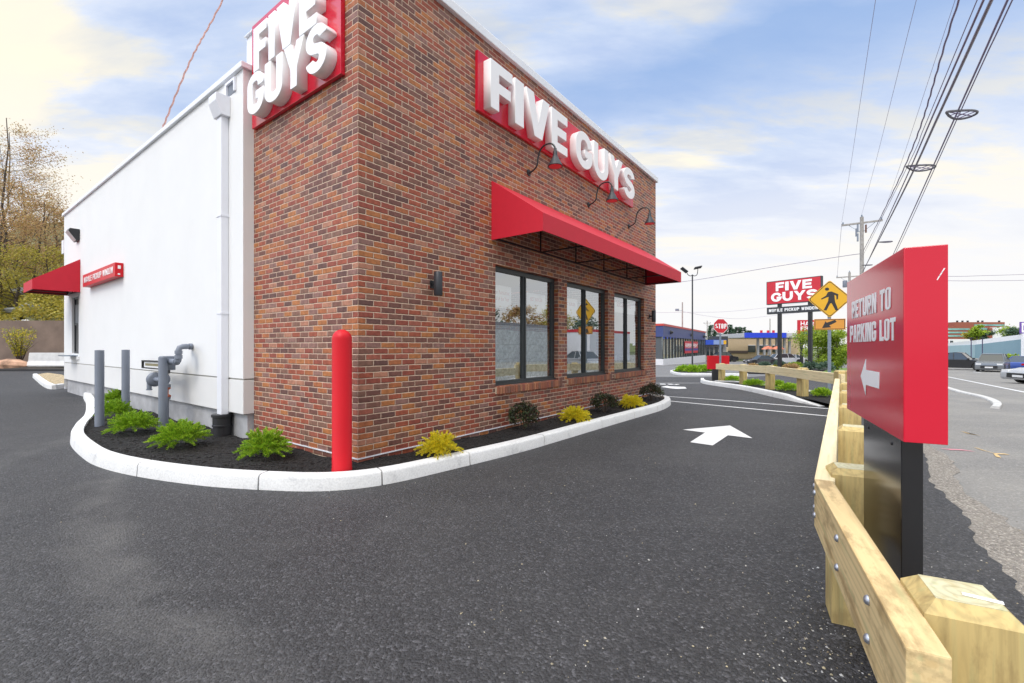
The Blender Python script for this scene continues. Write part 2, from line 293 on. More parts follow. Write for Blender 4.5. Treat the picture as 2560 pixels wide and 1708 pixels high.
GLASS = glass_mat('window_glass', .38, (.95, .98, .97))

# ------------------------------------------------------------------ mesh helpers
def link(o, parent=None):
    COL.objects.link(o)
    if parent: o.parent = parent
    return o
def thing(name, label, cat, loc=(0, 0, 0), rz=0, group=None):
    o = bpy.data.objects.new(name, None); o.empty_display_size = .2; link(o); o.location = loc; o.rotation_euler = (0, 0, rz)
    o['label'] = label; o['category'] = cat
    if group: o['group'] = group
    return o
def tag(o, label, cat, group=None):
    o['label'] = label; o['category'] = cat
    if group: o['group'] = group
    return o
class MB:
    def __init__(s): s.v = []; s.f = []
    def add(s, vs, fs, M=None):
        k = len(s.v); s.v += [tuple(M @ Vector(v)) if M else tuple(v) for v in vs]; s.f += [tuple(i+k for i in f) for f in fs]; return s
    def box(s, a, b, M=None):
        (x0, y0, z0), (x1, y1, z1) = a, b
        return s.add([(x0, y0, z0), (x1, y0, z0), (x1, y1, z0), (x0, y1, z0), (x0, y0, z1), (x1, y0, z1), (x1, y1, z1), (x0, y1, z1)],
                     [(0, 3, 2, 1), (4, 5, 6, 7), (0, 1, 5, 4), (1, 2, 6, 5), (2, 3, 7, 6), (3, 0, 4, 7)], M)
    def prism(s, poly, lo, hi, axis=2, M=None):   # polygon in the other two axes, extruded along axis
        n = len(poly); vs = []
        for h in (lo, hi):
            for p, q in poly: vs.append({0: (h, p, q), 1: (p, h, q), 2: (p, q, h)}[axis])
        fs = [tuple(range(n))[::-1], tuple(range(n, 2*n))]+[(i, (i+1) % n, n+(i+1) % n, n+i) for i in range(n)]
        return s.add(vs, fs, M)
    def tube(s, pts, r, n=10, cap=True):
        pts = [Vector(p) for p in pts]; m = len(pts); rs = r if hasattr(r, '__len__') else [r]*m; vs = []; up = None
        for i, p in enumerate(pts):
            d = (pts[min(i+1, m-1)]-pts[max(i-1, 0)]).normalized()
            if up is None: up = d.orthogonal().normalized()
            up = (up-d*up.dot(d)).normalized(); sd_ = d.cross(up)
            for k in range(n):
                a = 2*math.pi*k/n; vs.append(p+(up*math.cos(a)+sd_*math.sin(a))*rs[i])
        fs = [(i*n+k, i*n+(k+1) % n, (i+1)*n+(k+1) % n, (i+1)*n+k) for i in range(m-1) for k in range(n)]
        if cap: fs += [tuple(range(n))[::-1], tuple(range((m-1)*n, m*n))]
        return s.add(vs, fs)
    def lathe(s, prof, n=24, M=None):     # profile (r, z) about Z
        m = len(prof); vs = [(r*math.cos(2*math.pi*k/n), r*math.sin(2*math.pi*k/n), z) for r, z in prof for k in range(n)]
        fs = [(i*n+k, i*n+(k+1) % n, (i+1)*n+(k+1) % n, (i+1)*n+k) for i in range(m-1) for k in range(n)]
        fs += [tuple(range(n))[::-1], tuple(range((m-1)*n, m*n))]
        return s.add(vs, fs, M)
    def build(s, name, m, parent=None, smooth=False, bevel=0, loc=None, clean=True):
        me = bpy.data.meshes.new(name); me.from_pydata(s.v, [], s.f)
        if clean or bevel:
            bm = bmesh.new(); bm.from_mesh(me); bmesh.ops.recalc_face_normals(bm, faces=bm.faces)
            if bevel:
                es = [e for e in bm.edges if len(e.link_faces) == 2 and e.calc_face_angle(0) > .5]
                bmesh.ops.bevel(bm, geom=es, offset=bevel, segments=2, profile=.6, affect='EDGES', clamp_overlap=True)
            bm.to_mesh(me); bm.free()
        me.materials.append(m)
        if smooth:
            me.polygons.foreach_set('use_smooth', [True]*len(me.polygons)); me.set_sharp_from_angle(angle=R(40))
        o = bpy.data.objects.new(name, me); link(o, parent)
        if loc is not None: o.location = loc
        return o
def inpoly(x, y, P):
    c = False; j = len(P)-1
    for i in range(len(P)):
        if (P[i][1] > y) != (P[j][1] > y) and x < (P[j][0]-P[i][0])*(y-P[i][1])/(P[j][1]-P[i][1])+P[i][0]: c = not c
        j = i
    return c
def sheet(name, polys, off, m, kind='structure', step=3.0, hf=g):
    """flat outline(s) draped on the terrain"""
    bm = bmesh.new()
    for poly in polys:
        bm.faces.new([bm.verts.new((p[0], p[1], 0)) for p in poly])
    xs = [v.co.x for v in bm.verts]; ys = [v.co.y for v in bm.verts]
    for ax, lo, hi in ((0, min(xs), max(xs)), (1, min(ys), max(ys))):
        k = math.ceil(max(lo, -60)/step)
        while k*step < min(hi, 201):
            co = [0, 0, 0]; no = [0, 0, 0]; co[ax] = k*step; no[ax] = 1
            bmesh.ops.bisect_plane(bm, geom=bm.verts[:]+bm.edges[:]+bm.faces[:], plane_co=co, plane_no=no)
            k += 1
    for v in bm.verts: v.co.z = hf(v.co.x, v.co.y)+off
    bmesh.ops.recalc_face_normals(bm, faces=bm.faces)
    for f in bm.faces:
        if f.normal.z < 0: f.normal_flip()
    me = bpy.data.meshes.new(name); bm.to_mesh(me); bm.free(); me.materials.append(m)
    o = bpy.data.objects.new(name, me); link(o); o['kind'] = kind
    return o
def catmull(P, n=8, closed=False):
    P = [Vector(p) for p in P]; res = []; m = len(P)
    for i in range(m if closed else m-1):
        a, b, c, d = (P[(i-1) % m], P[i], P[(i+1) % m], P[(i+2) % m]) if closed else (P[max(i-1, 0)], P[i], P[i+1], P[min(i+2, m-1)])
        for k in range(n):
            t = k/n; res.append(.5*((2*b)+(c-a)*t+(2*a-5*b+4*c-d)*t*t+(3*b-a-3*c+d)*t**3))
    if not closed: res.append(P[-1])
    return res
def kerb_run(path, side, width=.15, h=.15, gaps=(), base=g, mbx=None, taper=0):
    """kerb swept along outer bottom line; side=+1: kerb lies left of the travel direction"""
    mb = mbx or MB()
    def ring(i):
        p = path[i]; d = (path[min(i+1, len(path)-1)]-path[max(i-1, 0)]).normalized(); n = Vector((-d.y, d.x, 0))*side
        z = base(p.x, p.y); k = min(1, .12+L_[i]/taper) if taper else 1
        return [p+n*a+Vector((0, 0, z+(b*k if b > 0 else b)-p.z)) for a, b in ((0, -.05), (.012, h-.03), (.022, h-.010), (.042, h), (width, h), (width, -.05))]
    L_ = [0]
    for a, b in zip(path, path[1:]): L_.append(L_[-1]+(b-a).length)
    cuts = sorted(gaps)+[1e9]; seg = []; segs = []; ci = 0
    for i in range(len(path)):
        if L_[i] > cuts[ci]:
            segs.append(seg); seg = []; ci += 1
        seg.append(i)
    segs.append(seg)
    for sg in segs:
        if len(sg) < 2: continue
        rs = [ring(i) for i in sg]
        if sg[0] != 0: rs[0] = [q+(rs[1][0]-rs[0][0]).normalized()*.006 for q in rs[0]]
        if sg[0] != 0:      # reach back to the joint
            pr = ring(sg[0]-1); rs.insert(0, [a+(b-a).normalized()*.016 for a, b in zip(pr, rs[0])])
        k = 6; vs = [tuple(q) for r_ in rs for q in r_]
        fs = [(i*k+j, i*k+j+1, (i+1)*k+j+1, (i+1)*k+j) for i in range(len(rs)-1) for j in range(k-1)]
        fs += [tuple(range(k)), tuple(range((len(rs)-1)*k, len(rs)*k))[::-1]]
        mb.add(vs, fs)
    return mb

# ------------------------------------------------------------------ lettering
def arc(cx, cy, rx, ry, a0, a1, n=12):
    return [(cx+rx*math.cos(R(a0+(a1-a0)*i/n)), cy+ry*math.sin(R(a0+(a1-a0)*i/n))) for i in range(n+1)]
def stroke(P, s, b):
    o, i_ = [], []
    for k in range(len(P)):
        a = P[max(k-1, 0)]; c = P[min(k+1, len(P)-1)]; dx, dy = c[0]-a[0], c[1]-a[1]; q = math.hypot(dx, dy) or 1
        nx, ny = dy/q, -dx/q; o.append((P[k][0]+nx*s/2, P[k][1]+ny*b/2)); i_.append((P[k][0]-nx*s/2, P[k][1]-ny*b/2))
    return o, i_
def glyph(ch, w, s, b):
    a = (w-s)/2; ry = min(a*1.15, (1-b)/2); ty = 1-b/2-ry; by = b/2+ry; X = w/2
    if ch == 'F': return [[(0, 0), (0, 1), (w, 1), (w, 1-b), (s, 1-b), (s, .60), (w*.92, .60), (w*.92, .60-b), (s, .60-b), (s, 0)]]
    if ch == 'E': return [[(0, 0), (0, 1), (w, 1), (w, 1-b), (s, 1-b), (s, .5+b/2), (w*.93, .5+b/2), (w*.93, .5-b/2), (s, .5-b/2), (s, b), (w, b), (w, 0)]]
    if ch == 'I': return [[(0, 0), (0, 1), (w, 1), (w, 0)]]
    if ch == 'L': return [[(0, 0), (0, 1), (s, 1), (s, b), (w, b), (w, 0)]]
    if ch == 'T': return [[(X-s/2, 0), (X-s/2, 1-b), (0, 1-b), (0, 1), (w, 1), (w, 1-b), (X+s/2, 1-b), (X+s/2, 0)]]
    if ch == 'H': return [[(0, 0), (0, 1), (s, 1), (s, .5+b/2), (w-s, .5+b/2), (w-s, 1), (w, 1), (w, 0), (w-s, 0), (w-s, .5-b/2), (s, .5-b/2), (s, 0)]]
    if ch == 'N': return [[(0, 0), (0, 1), (s*1.05, 1), (w-s, .40), (w-s, 1), (w, 1), (w, 0), (w-s*1.05, 0), (s, .60), (s, 0)]]
    if ch == 'M': return [[(0, 0), (0, 1), (s*1.3, 1), (X, .42), (w-s*1.3, 1), (w, 1), (w, 0), (w-s*.9, 0), (w-s*.9, .58), (X+s*.3, 0), (X-s*.3, 0), (s*.9, .58), (s*.9, 0)]]
    if ch == 'V': return [[(0, 1), (s*1.1, 1), (X, .33), (w-s*1.1, 1), (w, 1), (X+s*.6, 0), (X-s*.6, 0)]]
    if ch == 'Y': return [[(0, 1), (s*1.12, 1), (X, .66), (w-s*1.12, 1), (w, 1), (X+s/2, .42), (X+s/2, 0), (X-s/2, 0), (X-s/2, .42)]]
    if ch == 'A': return [[(0, 0), (X-s*.58, 1), (X+s*.58, 1), (w, 0), (w-s, 0), (w-s-.045*w, .2), (s+.045*w, .2), (s, 0)], [(X, .74), (X-.12*w, .38), (X+.12*w, .38)]]
    if ch == 'W':
        k = s*.9
        return [[(0, 1), (k, 1), (.27*w, .42), (X-.42*k, 1), (X+.42*k, 1), (.73*w, .42), (w-k, 1), (w, 1), (.73*w+.5*k, 0), (.73*w-.5*k, 0), (X, .62), (.27*w+.5*k, 0), (.27*w-.5*k, 0)]]
    if ch == 'K': return [[(0, 0), (0, 1), (s, 1), (s, .62), (w-s*1.15, 1), (w, 1), (w*.62, .56), (w*1.03, 0), (w-s*1.05, 0), (w*.46, .36), (s, .26), (s, 0)]]
    if ch == 'O':
        o = arc(X, 1-ry-b/2, w/2, ry+b/2, 0, 180)+arc(X, ry+b/2, w/2, ry+b/2, 180, 360)
        q = max(.02, ry-b/2); i_ = arc(X, ty, w/2-s, q, 0, 180)+arc(X, by, w/2-s, q, 180, 360); return [o[:-1], i_[:-1]]
    if ch == 'U':
        P = [(w-s/2, 1), (w-s/2, by)]+arc(X, by, a, ry, 0, -180)[1:]+[(s/2, 1)]
        o, i_ = stroke(P, s, b); return [o+i_[::-1]]
    if ch in 'CG':
        P = [(w-s/2, .64)]+([(w-s/2, ty)] if ty > .66 else [])+arc(X, ty, a, ry, 12 if ty <= .66 else 0, 180)[1:]+arc(X, by, a, ry, 180, 360 if ch == 'G' else 348)[(0 if ty > by+.01 else 1):]
        if ch == 'C': P += ([(w-s/2, .36)] if by < .34 else [])
        o, i_ = stroke(P[1:] if False else P, s, b)
        if ch == 'C': return [o+i_[::-1]]
        return [o+[(w, .54), (w*.53, .54), (w*.53, .54-b*.9), (w-s, .54-b*.9)]+i_[::-1]]
    if ch == 'S':
        r = (1-b)/4; P = arc(X, 1-b/2-r, a, r, 8, 235, 18)+arc(X, b/2+r, a, r, 55, -172, 18)
        o, i_ = stroke(P, s, b); return [o+i_[::-1]]
    if ch in 'PRD':
        lo = 0 if ch == 'D' else .40
        rr = min((1-lo)/2, w-s*.9); cy0, cy1 = lo+rr, 1-rr
        rgt = arc(w-rr, cy1, rr, rr, 90, 0)+arc(w-rr, cy0, rr, rr, 0, -90)
        ri = max(.03, rr-min(s, b)); hx = w-s-ri if w-s-ri > s+.02 else s+.02; hrx = w-s-hx
        iy1, iy0 = 1-b, lo+b; ryy = min(ri, (iy1-iy0)/2)
        hole = [(s, iy0), (s, iy1)]+arc(hx, iy1-ryy, hrx, ryy, 90, 0, 8)+arc(hx, iy0+ryy, hrx, ryy, 0, -90, 8)
        if ch == 'D': return [[(0, 0), (0, 1)]+rgt, hole]
        if ch == 'P': return [[(0, 0), (0, 1)]+rgt+[(s, .40), (s, 0)], hole]
        k = arc(w-rr, cy1, rr, rr, 90, 0)+arc(w-rr, cy0, rr, rr, 0, -58, 6)[1:]
        return [[(0, 0), (0, 1)]+k+[(w, 0), (w-s*1.08, 0), (max(s+.03, w-s*1.45), .40), (s, .40), (s, 0)], hole]
    if ch == 'B':
        def bowl(lo, hi): 
            q = (hi-lo)/2; return arc(w-q*.9, lo+q, q*.9, q, 90, -90, 12)
        def hole(lo, hi):
            q = (hi-lo)/2; return [(s, lo), (s, hi)]+arc(w-s-q, lo+q, q, q, 90, -90, 8)
        return [[(0, 0), (0, 1)]+bowl(.5, 1)+bowl(0, .5)[1:], hole(.5+b*.45, 1-b*.9), hole(b*.9, .5-b*.45)]
    return [[(0, 0), (0, .2), (.2, .2), (.2, 0)]]
WID = {'I': .36, 'M': 1.18, 'W': 1.30, 'A': 1.06, 'V': 1.06, 'Y': 1.04, 'L': .84, 'F': .86, 'E': .90, 'T': .94, ' ': .5, 'K': 1.05}
def letter_mesh(loops, depth, m, bev=0):
    cu = bpy.data.curves.new('letter', 'CURVE'); cu.dimensions = '2D'; cu.fill_mode = 'BOTH'; cu.extrude = depth/2; cu.bevel_depth = bev; cu.bevel_resolution = 1; cu.offset = -bev
    for lp in loops:
        sp = cu.splines.new('POLY'); sp.points.add(len(lp)-1)
        for p, q in zip(sp.points, lp): p.co = (q[0], q[1], 0, 1)
        sp.use_cyclic_u = True
    o = bpy.data.objects.new('letter', cu); COL.objects.link(o)
    dg = bpy.context.evaluated_depsgraph_get(); me = bpy.data.meshes.new_from_object(o.evaluated_get(dg)); bpy.data.objects.remove(o)
    me.materials.clear(); me.materials.append(m); me.name = 'letter'; return me
def frame(orig, xdir, zdir=(0, 0, 1)):
    """matrix: local x along xdir, local y along zdir (up), local z = outward normal"""
    x = Vector(xdir).normalized(); y = Vector(zdir).normalized(); z = x.cross(y)
    M = Matrix((x, y, z)).transposed().to_4x4(); M.translation = Vector(orig); return M
def text(s, M, h, W, stem, bar, gap, depth, m, parent, widths=None, single=False, bev=0, name='letter'):
    """text fitted in width W, height h at frame M (lower left). single: one mesh."""
    if single and ' ' in s:      # one mesh per word
        ws = [WID.get(c, 1.0) for c in s]; k = W/(sum(ws)+gap*(len(s)-1)); x = 0; i = 0; out_ = []
        for wd in s.split(' '):
            n = len(wd); ww = (sum(ws[i:i+n])+gap*(n-1))*k; out_ += text(wd, M @ Matrix.Translation((x, 0, 0)), h, ww, stem, bar, gap, depth, m, parent, None, True, bev, name); i += n
            x += ww+gap*k
            if i < len(s): x += (ws[i]+gap)*k; i += 1
        return out_
    ws = [widths[i] if widths else WID.get(c, 1.0) for i, c in enumerate(s)]
    tot = sum(ws)+gap*(len(s)-1); k = W/tot; x = 0; objs = []; acc = []
    for c, w_ in zip(s, ws):
        if c != ' ':
            gw = w_*k; sw = min(stem*h, gw) if c != 'I' else gw
            lp = [[(x+px, py*h) for px, py in L0] for L0 in glyph(c, gw, sw, bar)]
            if single: acc += lp
            else:
                me = letter_mesh(lp, depth, m, bev); me.transform(Matrix.Translation((0, 0, depth/2))); me.transform(M)
                objs.append(link(bpy.data.objects.new(name, me), parent))
        x += (w_+gap)*k
    if single:
        me = letter_mesh(acc, depth, m, bev); me.transform(Matrix.Translation((0, 0, depth/2))); me.transform(M); objs.append(link(bpy.data.objects.new(name, me), parent))
    return objs
def plaintext(s, M, size, depth, m, parent, name='lettering', align='CENTER', off=0, xs=1):
    cu = bpy.data.curves.new(name, 'FONT'); cu.body = s; cu.size = size; cu.extrude = depth; cu.align_x = align; cu.offset = off
    o = bpy.data.objects.new(name, cu); COL.objects.link(o); dg = bpy.context.evaluated_depsgraph_get()
    me = bpy.data.meshes.new_from_object(o.evaluated_get(dg)); bpy.data.objects.remove(o)
    me.materials.clear(); me.materials.append(m); me.name = name; me.transform(Matrix.Diagonal((xs, 1, 1, 1))); me.transform(M)
    return link(bpy.data.objects.new(name, me), parent)
def polyplate(loops, M, depth, m, parent, name):
    me = letter_mesh(loops, depth, m); me.transform(Matrix.Translation((0, 0, depth/2))); me.transform(M); me.name = name
    return link(bpy.data.objects.new(name, me), parent)

# ================================================================== SETTING: ground, roads, kerbs, beds
def ring_(r, n=48): return [(r*math.cos(2*math.pi*i/n), r*math.sin(2*math.pi*i/n)) for i in range(n)]
GR = mat('far_ground', (.10, .12, .055), .9, bump=(2, .6), var=(.3, .35))
sheet('ground', [[(-900, -300), (900, -300), (900, 1400), (-900, 1400)]], -.02, GR)
# road strip runs along Uv; in building axes the lot edge is at v = LE
def UVp(u, v): p = B(u, v); return (p.x, p.y)
rnd = random.Random(3)
def ragged(u0, u1, v, amp, step=.12):
    pts = []; u = u0
    while u < u1: pts.append((u, v+rnd.uniform(-amp, amp)+amp*1.5*math.sin(u*2.3))); u += step
    return pts
rn = [UVp(-60, -5.2), UVp(-60, -60), UVp(15, -60), UVp(170, -60), UVp(170, -3.4), UVp(40, -3.4), UVp(18, -4.6)]
sheet('road', [rn], -.006, ROADM)
edge = ragged(-8, 11.5, -5.05, .028)
edge = [(u, v-.20*max(0, 1-abs(u-.3)/1.3)) for u, v in edge]
sand = ragged(-8, 11.5, -5.27, .045)
sand = [(u, v-.26*max(0, 1-abs(u-.6)/2.0)) for u, v in sand]
sheet('gravel_verge', [[UVp(u, -4.8) for u in (-8, 11.5)]+[UVp(u, v) for u, v in sand[::-1]]], .0, SANDM)
lot = [UVp(-40, 60)]+[UVp(-40, -5.4)]+[UVp(-8, -5.4)]+[UVp(u, v) for u, v in edge]+[UVp(12, -5.2), UVp(40, -3.4), UVp(75, -3.4), UVp(75, 60)]
sheet('parking_lot', [lot], .004, ASPH)

OLDLOT_SHEEN = asphalt_mat('worn_sheen_asphalt', (.15, .148, .15), (.25, .24, .23), .5, .7, .6, con=.3)  # older asphalt, lightened further: grazing sky sheen put into the colour
sheet('access_road', [[(-6, 25), (13, 25), (24, 34), (33, 44), (60, 64), (60, 108), (-20, 108), (-20, 60)]], .012, OLDLOT_SHEEN)
# kerb and bed around the restaurant
ko = [(-.16, 12.0), (-.26, 11.3), (-.42, 10.2), (-.94, 7.4), (-1.32, 5.9), (-1.56, 4.7), (-1.65, 3.4), (-1.63, 2.6), (-1.47, 1.75), (-1.18, .85), (-.86, .2), (-.60, -.2), (-.32, -.44), (.02, -.58), (.55, -.67), (1.83, -.82), (2.9, -.86), (4.23, -.89), (5.58, -.93), (6.78, -.97), (7.5, -.93), (8.2, -.80), (8.72, -.58), (9.0, -.30), (9.15, .05), (9.40, .6), (9.55, 1.4)]
path = catmull([B(u, v) for u, v in ko], 10)
Lk = [0]
for a, b in zip(path, path[1:]): Lk.append(Lk[-1]+(b-a).length)
def near_len(px, py):
    p = gpt(px, py); i = min(range(len(path)), key=lambda i: (path[i]-Vector((p.x, p.y, 0))).length); return Lk[i]
jn = [near_len(*p) for p in ((172, 1110), (344, 1191), (643, 1226), (954, 1214), (1187, 1163), (1363, 1114), (1506, 1071), (1587, 1047), (1646, 1030))]+[Lk[-1]*.12, Lk[-1]*.23]
kb = kerb_run(path, -1 if False else 1, gaps=jn).build('kerb', KERB, smooth=True); kb['kind'] = 'structure'
inner = [(p+Vector((-(path[min(i+1, len(path)-1)]-path[max(i-1, 0)]).y, (path[min(i+1, len(path)-1)]-path[max(i-1, 0)]).x, 0)).normalized()*.149) for i, p in enumerate(path)]
bed = [(p.x, p.y) for p in inner]+[UVp(9.5, 1.4), UVp(9.3, .02), UVp(.02, .02), UVp(.02, 2.5), UVp(-.1, 2.6), UVp(-.1, 12)]
def bedz(x, y): return .118+.016*math.sin(x*5.1+y*2)+.012*math.sin(y*7.7-x*3)
mb_ = sheet('mulch_bed', [bed], 0, MULCH, step=.15, hf=bedz, kind='structure')
# loose chips of bark over the bed
def chips(name, poly, n, zf, m, size=(.006, .022), kind='stuff'):
    mb = MB(); xs = [p[0] for p in poly]; ys = [p[1] for p in poly]; k = 0; r = random.Random(11)
    while k < n:
        x = r.uniform(min(xs), max(xs)); y = r.uniform(min(ys), max(ys)); 
        if r.random() > min(1, (3.4/max(1, math.hypot(x, y)))**1.0) or not inpoly(x, y, poly): continue
        s = r.uniform(*size); a = r.uniform(0, 6.28); M = Matrix.Translation((x, y, zf(x, y)+s*.15)) @ Matrix.Rotation(a, 4, 'Z') @ Matrix.Rotation(r.uniform(-.7, .7), 4, 'X')
        mb.box((-s, -s*.35, -s*.16), (s, s*.35, s*.16), M); k += 1
    o = mb.build(name, m, clean=False); o['kind'] = kind; return o
chips('mulch_chips', bed, 7000, bedz, mat('bark_chip', (.016, .013, .012), .8, var=(20, .8)), (.006, .020))

# small kerbed straw island at the building's far corner
si = [gpt(81, 943), gpt(84, 947), gpt(118, 972.5), gpt(166, 970), gpt(166, 955), gpt(146, 943), gpt(110, 938)]
sip = [Vector((p.x, p.y, 0)) for p in si]
k2 = kerb_run(catmull(sip[:4], 5), 1).build('kerb', KERB); k2['kind'] = 'structure'
sheet('straw_bed', [[(p.x+.05, p.y+.1) for p in sip]], .11, STRAW, step=1.0)

# island with the far timber fence
i1 = [gpt(*p) for p in ((2046, 1017), (1958, 999), (1852, 975), (1768, 962), (1752, 957), (1751, 953))]
i1 = [Vector((p.x, p.y, 0)) for p in i1]
kb2 = kerb_run(catmull(i1, 8), -1, gaps=[2.2, 5.0, 7.6], taper=1.8).build('kerb', KERB, smooth=True); kb2['kind'] = 'structure'
FENCE_END = Vector((6.98, 9.72, 0)); 
i1b = [Vector((8.5, 19.0, 0)), Vector((9.2, 18.2, 0)), Vector((9.2, 15.4, 0)), Vector((8.7, 12.4, 0)), Vector((8.2, 9.6, 0))]
kb3 = kerb_run(catmull(i1b, 6), -1).build('kerb', KERB, smooth=True); kb3['kind'] = 'structure'
bed2 = [(p.x+.1, p.y+.02) for p in i1]+[(8.5, 18.9), (9.1, 18.1), (9.1, 15.4), (8.6, 12.4), (8.1, 9.6), (7.3, 9.0)]
sheet('mulch_bed', [bed2], 0, MULCH, step=.5, hf=lambda x, y: g(x, y)+.012+.10*max(0, min(1, (y-9.0)/1.9)))
# lamp island beyond
i2 = [gpt(*p) for p in ((1870, 941), (1780, 939.5), (1700, 938.5), (1678, 934), (1676, 931), (1690, 928))]; i2 = [Vector((p.x, p.y, 0)) for p in i2]
kb4 = kerb_run(catmull(i2, 6), -1).build('kerb', KERB); kb4['kind'] = 'structure'
sheet('mulch_bed', [[(p.x+.1, p.y+.2) for p in i2]+[(i2[0].x, i2[0].y+3.2), (i2[-1].x, i2[-1].y+1.5)]], .10, MULCH, step=1.0)
# strip along the highway with the sign and the shrubs
GRASSM = mat('lawn', (.12, .20, .035), .9, bump=(40, .9), var=(3, .35))
s0 = [UVp(20, -3.3), UVp(44, -3.3), UVp(44, -1.6), UVp(33, -1.0), UVp(20, -1.2)]
st_ = [gpt(1850, 935), gpt(1990, 938), gpt(2118, 943), gpt(2160, 936), gpt(2150, 922), gpt(1980, 921), gpt(1850, 922)]
sheet('planting_strip', [[(p.x, p.y) for p in st_[:3]]+[(p.x, p.y) for p in st_[3:]]], .06, MULCH)
lw = [gpt(2040, 942), gpt(2170, 946), gpt(2200, 925), gpt(2075, 921)]
sheet('lawn', [[(p.x, p.y) for p in lw]], .085, GRASSM)

# painted markings
def paint(name, pts, off=.008, m=PAINT): return sheet(name, [[(p.x, p.y) for p in pts]], off, m)
ar = [(4.88, -2.05), (4.83, -2.42), (3.91, -2.44), (3.88, -2.76), (4.81, -2.77), (4.78, -3.12), (5.80, -2.60)]
sheet('painted_arrow', [[UVp(*p) for p in ar]], .009, PAINT)
def line(a, b, wd, name='painted_line', off=.008):
    d = (b-a).normalized(); n = Vector((-d.y, d.x, 0))*wd/2; return paint(name, [a-n, b-n, b+n, a+n], off)
line(gpt(1661, 991.4), gpt(2092, 1024.5), .10); line(gpt(1667, 1002.8), gpt(2086, 1043), .10); line(gpt(1640, 958.5), gpt(1752, 958.3), .10)
paint('painted_arrow', [gpt(*p) for p in ((1652, 968), (1668, 965), (1672, 966.5), (1712, 968), (1717, 972), (1690, 973), (1676, 971.5))])
for a, b in (((1650, 960.8), (1664, 961)), ((1670, 961.2), (1682, 961.4)), ((1687, 961.8), (1696, 962.1))): line(gpt(*a), gpt(*b), .5, 'painted_letter')
line(gpt(2370, 942.5), gpt(2700, 1012), .13, 'lane_line', .002)
for a, b in (((2380, 922.5), (2386, 923.5)), ((2432, 929.5), (2452, 932))): line(gpt(*a), gpt(*b), .13, 'lane_line', .002)
# old kerb end and flush concrete at the road edge
ke = [gpt(*p) for p in ((2330, 960), (2379, 977), (2440, 992), (2470, 1003), (2480, 1012), (2474, 1020), (2462, 1022))]
kk = kerb_run(catmull([Vector((p.x, p.y, 0)) for p in ke[:6]], 6), 1, width=.16, h=.045).build('kerb', mat('old_kerb', (.55, .54, .52), .9, bump=(40, .5), var=(6, .2))); kk['kind'] = 'structure'
# survey paint
PINK = mat('pink_marking_paint', (.75, .28, .34), .8, var=(30, .3)); ORM = mat('yellow_marking_paint', (.62, .43, .20), .8, var=(30, .4))
for P, m in ((((2352, 1121), (2372, 1124), (2392, 1124.5), (2412, 1126), (2434, 1129)), PINK), (((2438, 1119), (2462, 1127), (2488, 1134), (2498, 1144)), ORM), (((2488, 1134), (2520, 1136)), ORM), (((2405, 1079), (2425, 1085), (2450, 1089)), ORM)):
    Q = [gpt(*p) for p in P]; poly = [q+Vector((0, .025+.012*(i % 2), 0)) for i, q in enumerate(Q)]+[q-Vector((0, .025, 0)) for q in Q[::-1]]
    paint('survey_mark', poly, .001, m)
# debris
r = random.Random(5); mbd = MB()
for i in range(900):
    if i < 520: px = r.uniform(1150, 2560); py = r.uniform(1000, 1708)
    elif i < 760: px = r.gauss(2060, 90); py = r.uniform(1450, 1708)
    else: px = r.uniform(100, 1700); py = 1150+abs(r.gauss(0, 90))
    p = gpt(px, max(py, 960)); s = r.choice([.003, .003, .004, .005, .007])*r.uniform(.7, 1.3)
    a_, b_ = r.uniform(.6, 1.4), r.uniform(.5, 1)
    q_ = [(s*a_, 0, 0), (s*.2, s*b_, 0), (-s, s*.3, 0), (-s*.4, -s*b_, 0), (0, 0, s*.8)]
    M = Matrix.Translation(p+Vector((0, 0, .005))) @ Matrix.Rotation(r.uniform(0, 6), 4, 'Z')
    mbd.add(q_, [(0, 1, 4), (1, 2, 4), (2, 3, 4), (3, 0, 4)], M)
deb = mbd.build('gravel_specks', leaf_mat('speck', [(.12, .11, .10), (.45, .38, .24), (.5, .5, .5), (.25, .2, .13)], .9, 0), clean=False); deb['kind'] = 'stuff'

# ================================================================== RESTAURANT BUILDING (local axes u, v, z)
BW = 9.40; TOPB = 5.92; TOPW = 5.30; WU = -.1436; WV = 2.485; WE = 14.5
rb = thing('restaurant_building', 'single storey brick fronted restaurant with white rendered side wall', 'building', CO, RZ)
WIN = [(2.40, 4.24), (4.56, 6.38), (6.70, 8.54)]; WZ0, WZ1 = .80, 2.66
def wall_cells(us, zs, holes, v0, v1, name, m, parent):
    """solid wall with openings: outside at v0, inside at v1; only real faces"""
    mb = MB(); nu, nz = len(us)-1, len(zs)-1
    solid = lambda i, j: 0 <= i < nu and 0 <= j < nz and not any(us[i] >= a-1e-6 and us[i+1] <= b+1e-6 and zs[j] >= c-1e-6 and zs[j+1] <= d+1e-6 for a, b, c, d in holes)
    for i in range(nu):
        for j in range(nz):
            if not solid(i, j): continue
            a, b, c, d = us[i], us[i+1], zs[j], zs[j+1]
            mb.add([(a, v0, c), (b, v0, c), (b, v0, d), (a, v0, d)], [(0, 1, 2, 3)]); mb.add([(a, v1, c), (b, v1, c), (b, v1, d), (a, v1, d)], [(3, 2, 1, 0)])
            if not solid(i-1, j): mb.add([(a, v0, c), (a, v1, c), (a, v1, d), (a, v0, d)], [(3, 2, 1, 0)])
            if not solid(i+1, j): mb.add([(b, v0, c), (b, v1, c), (b, v1, d), (b, v0, d)], [(0, 1, 2, 3)])
            if not solid(i, j-1): mb.add([(a, v0, c), (b, v0, c), (b, v1, c), (a, v1, c)], [(3, 2, 1, 0)])
            if not solid(i, j+1): mb.add([(a, v0, d), (b, v0, d), (b, v1, d), (a, v1, d)], [(0, 1, 2, 3)])
    return mb.build(name, m, parent, clean=False)
us = [0]+[x for a in WIN for x in a]+[BW]
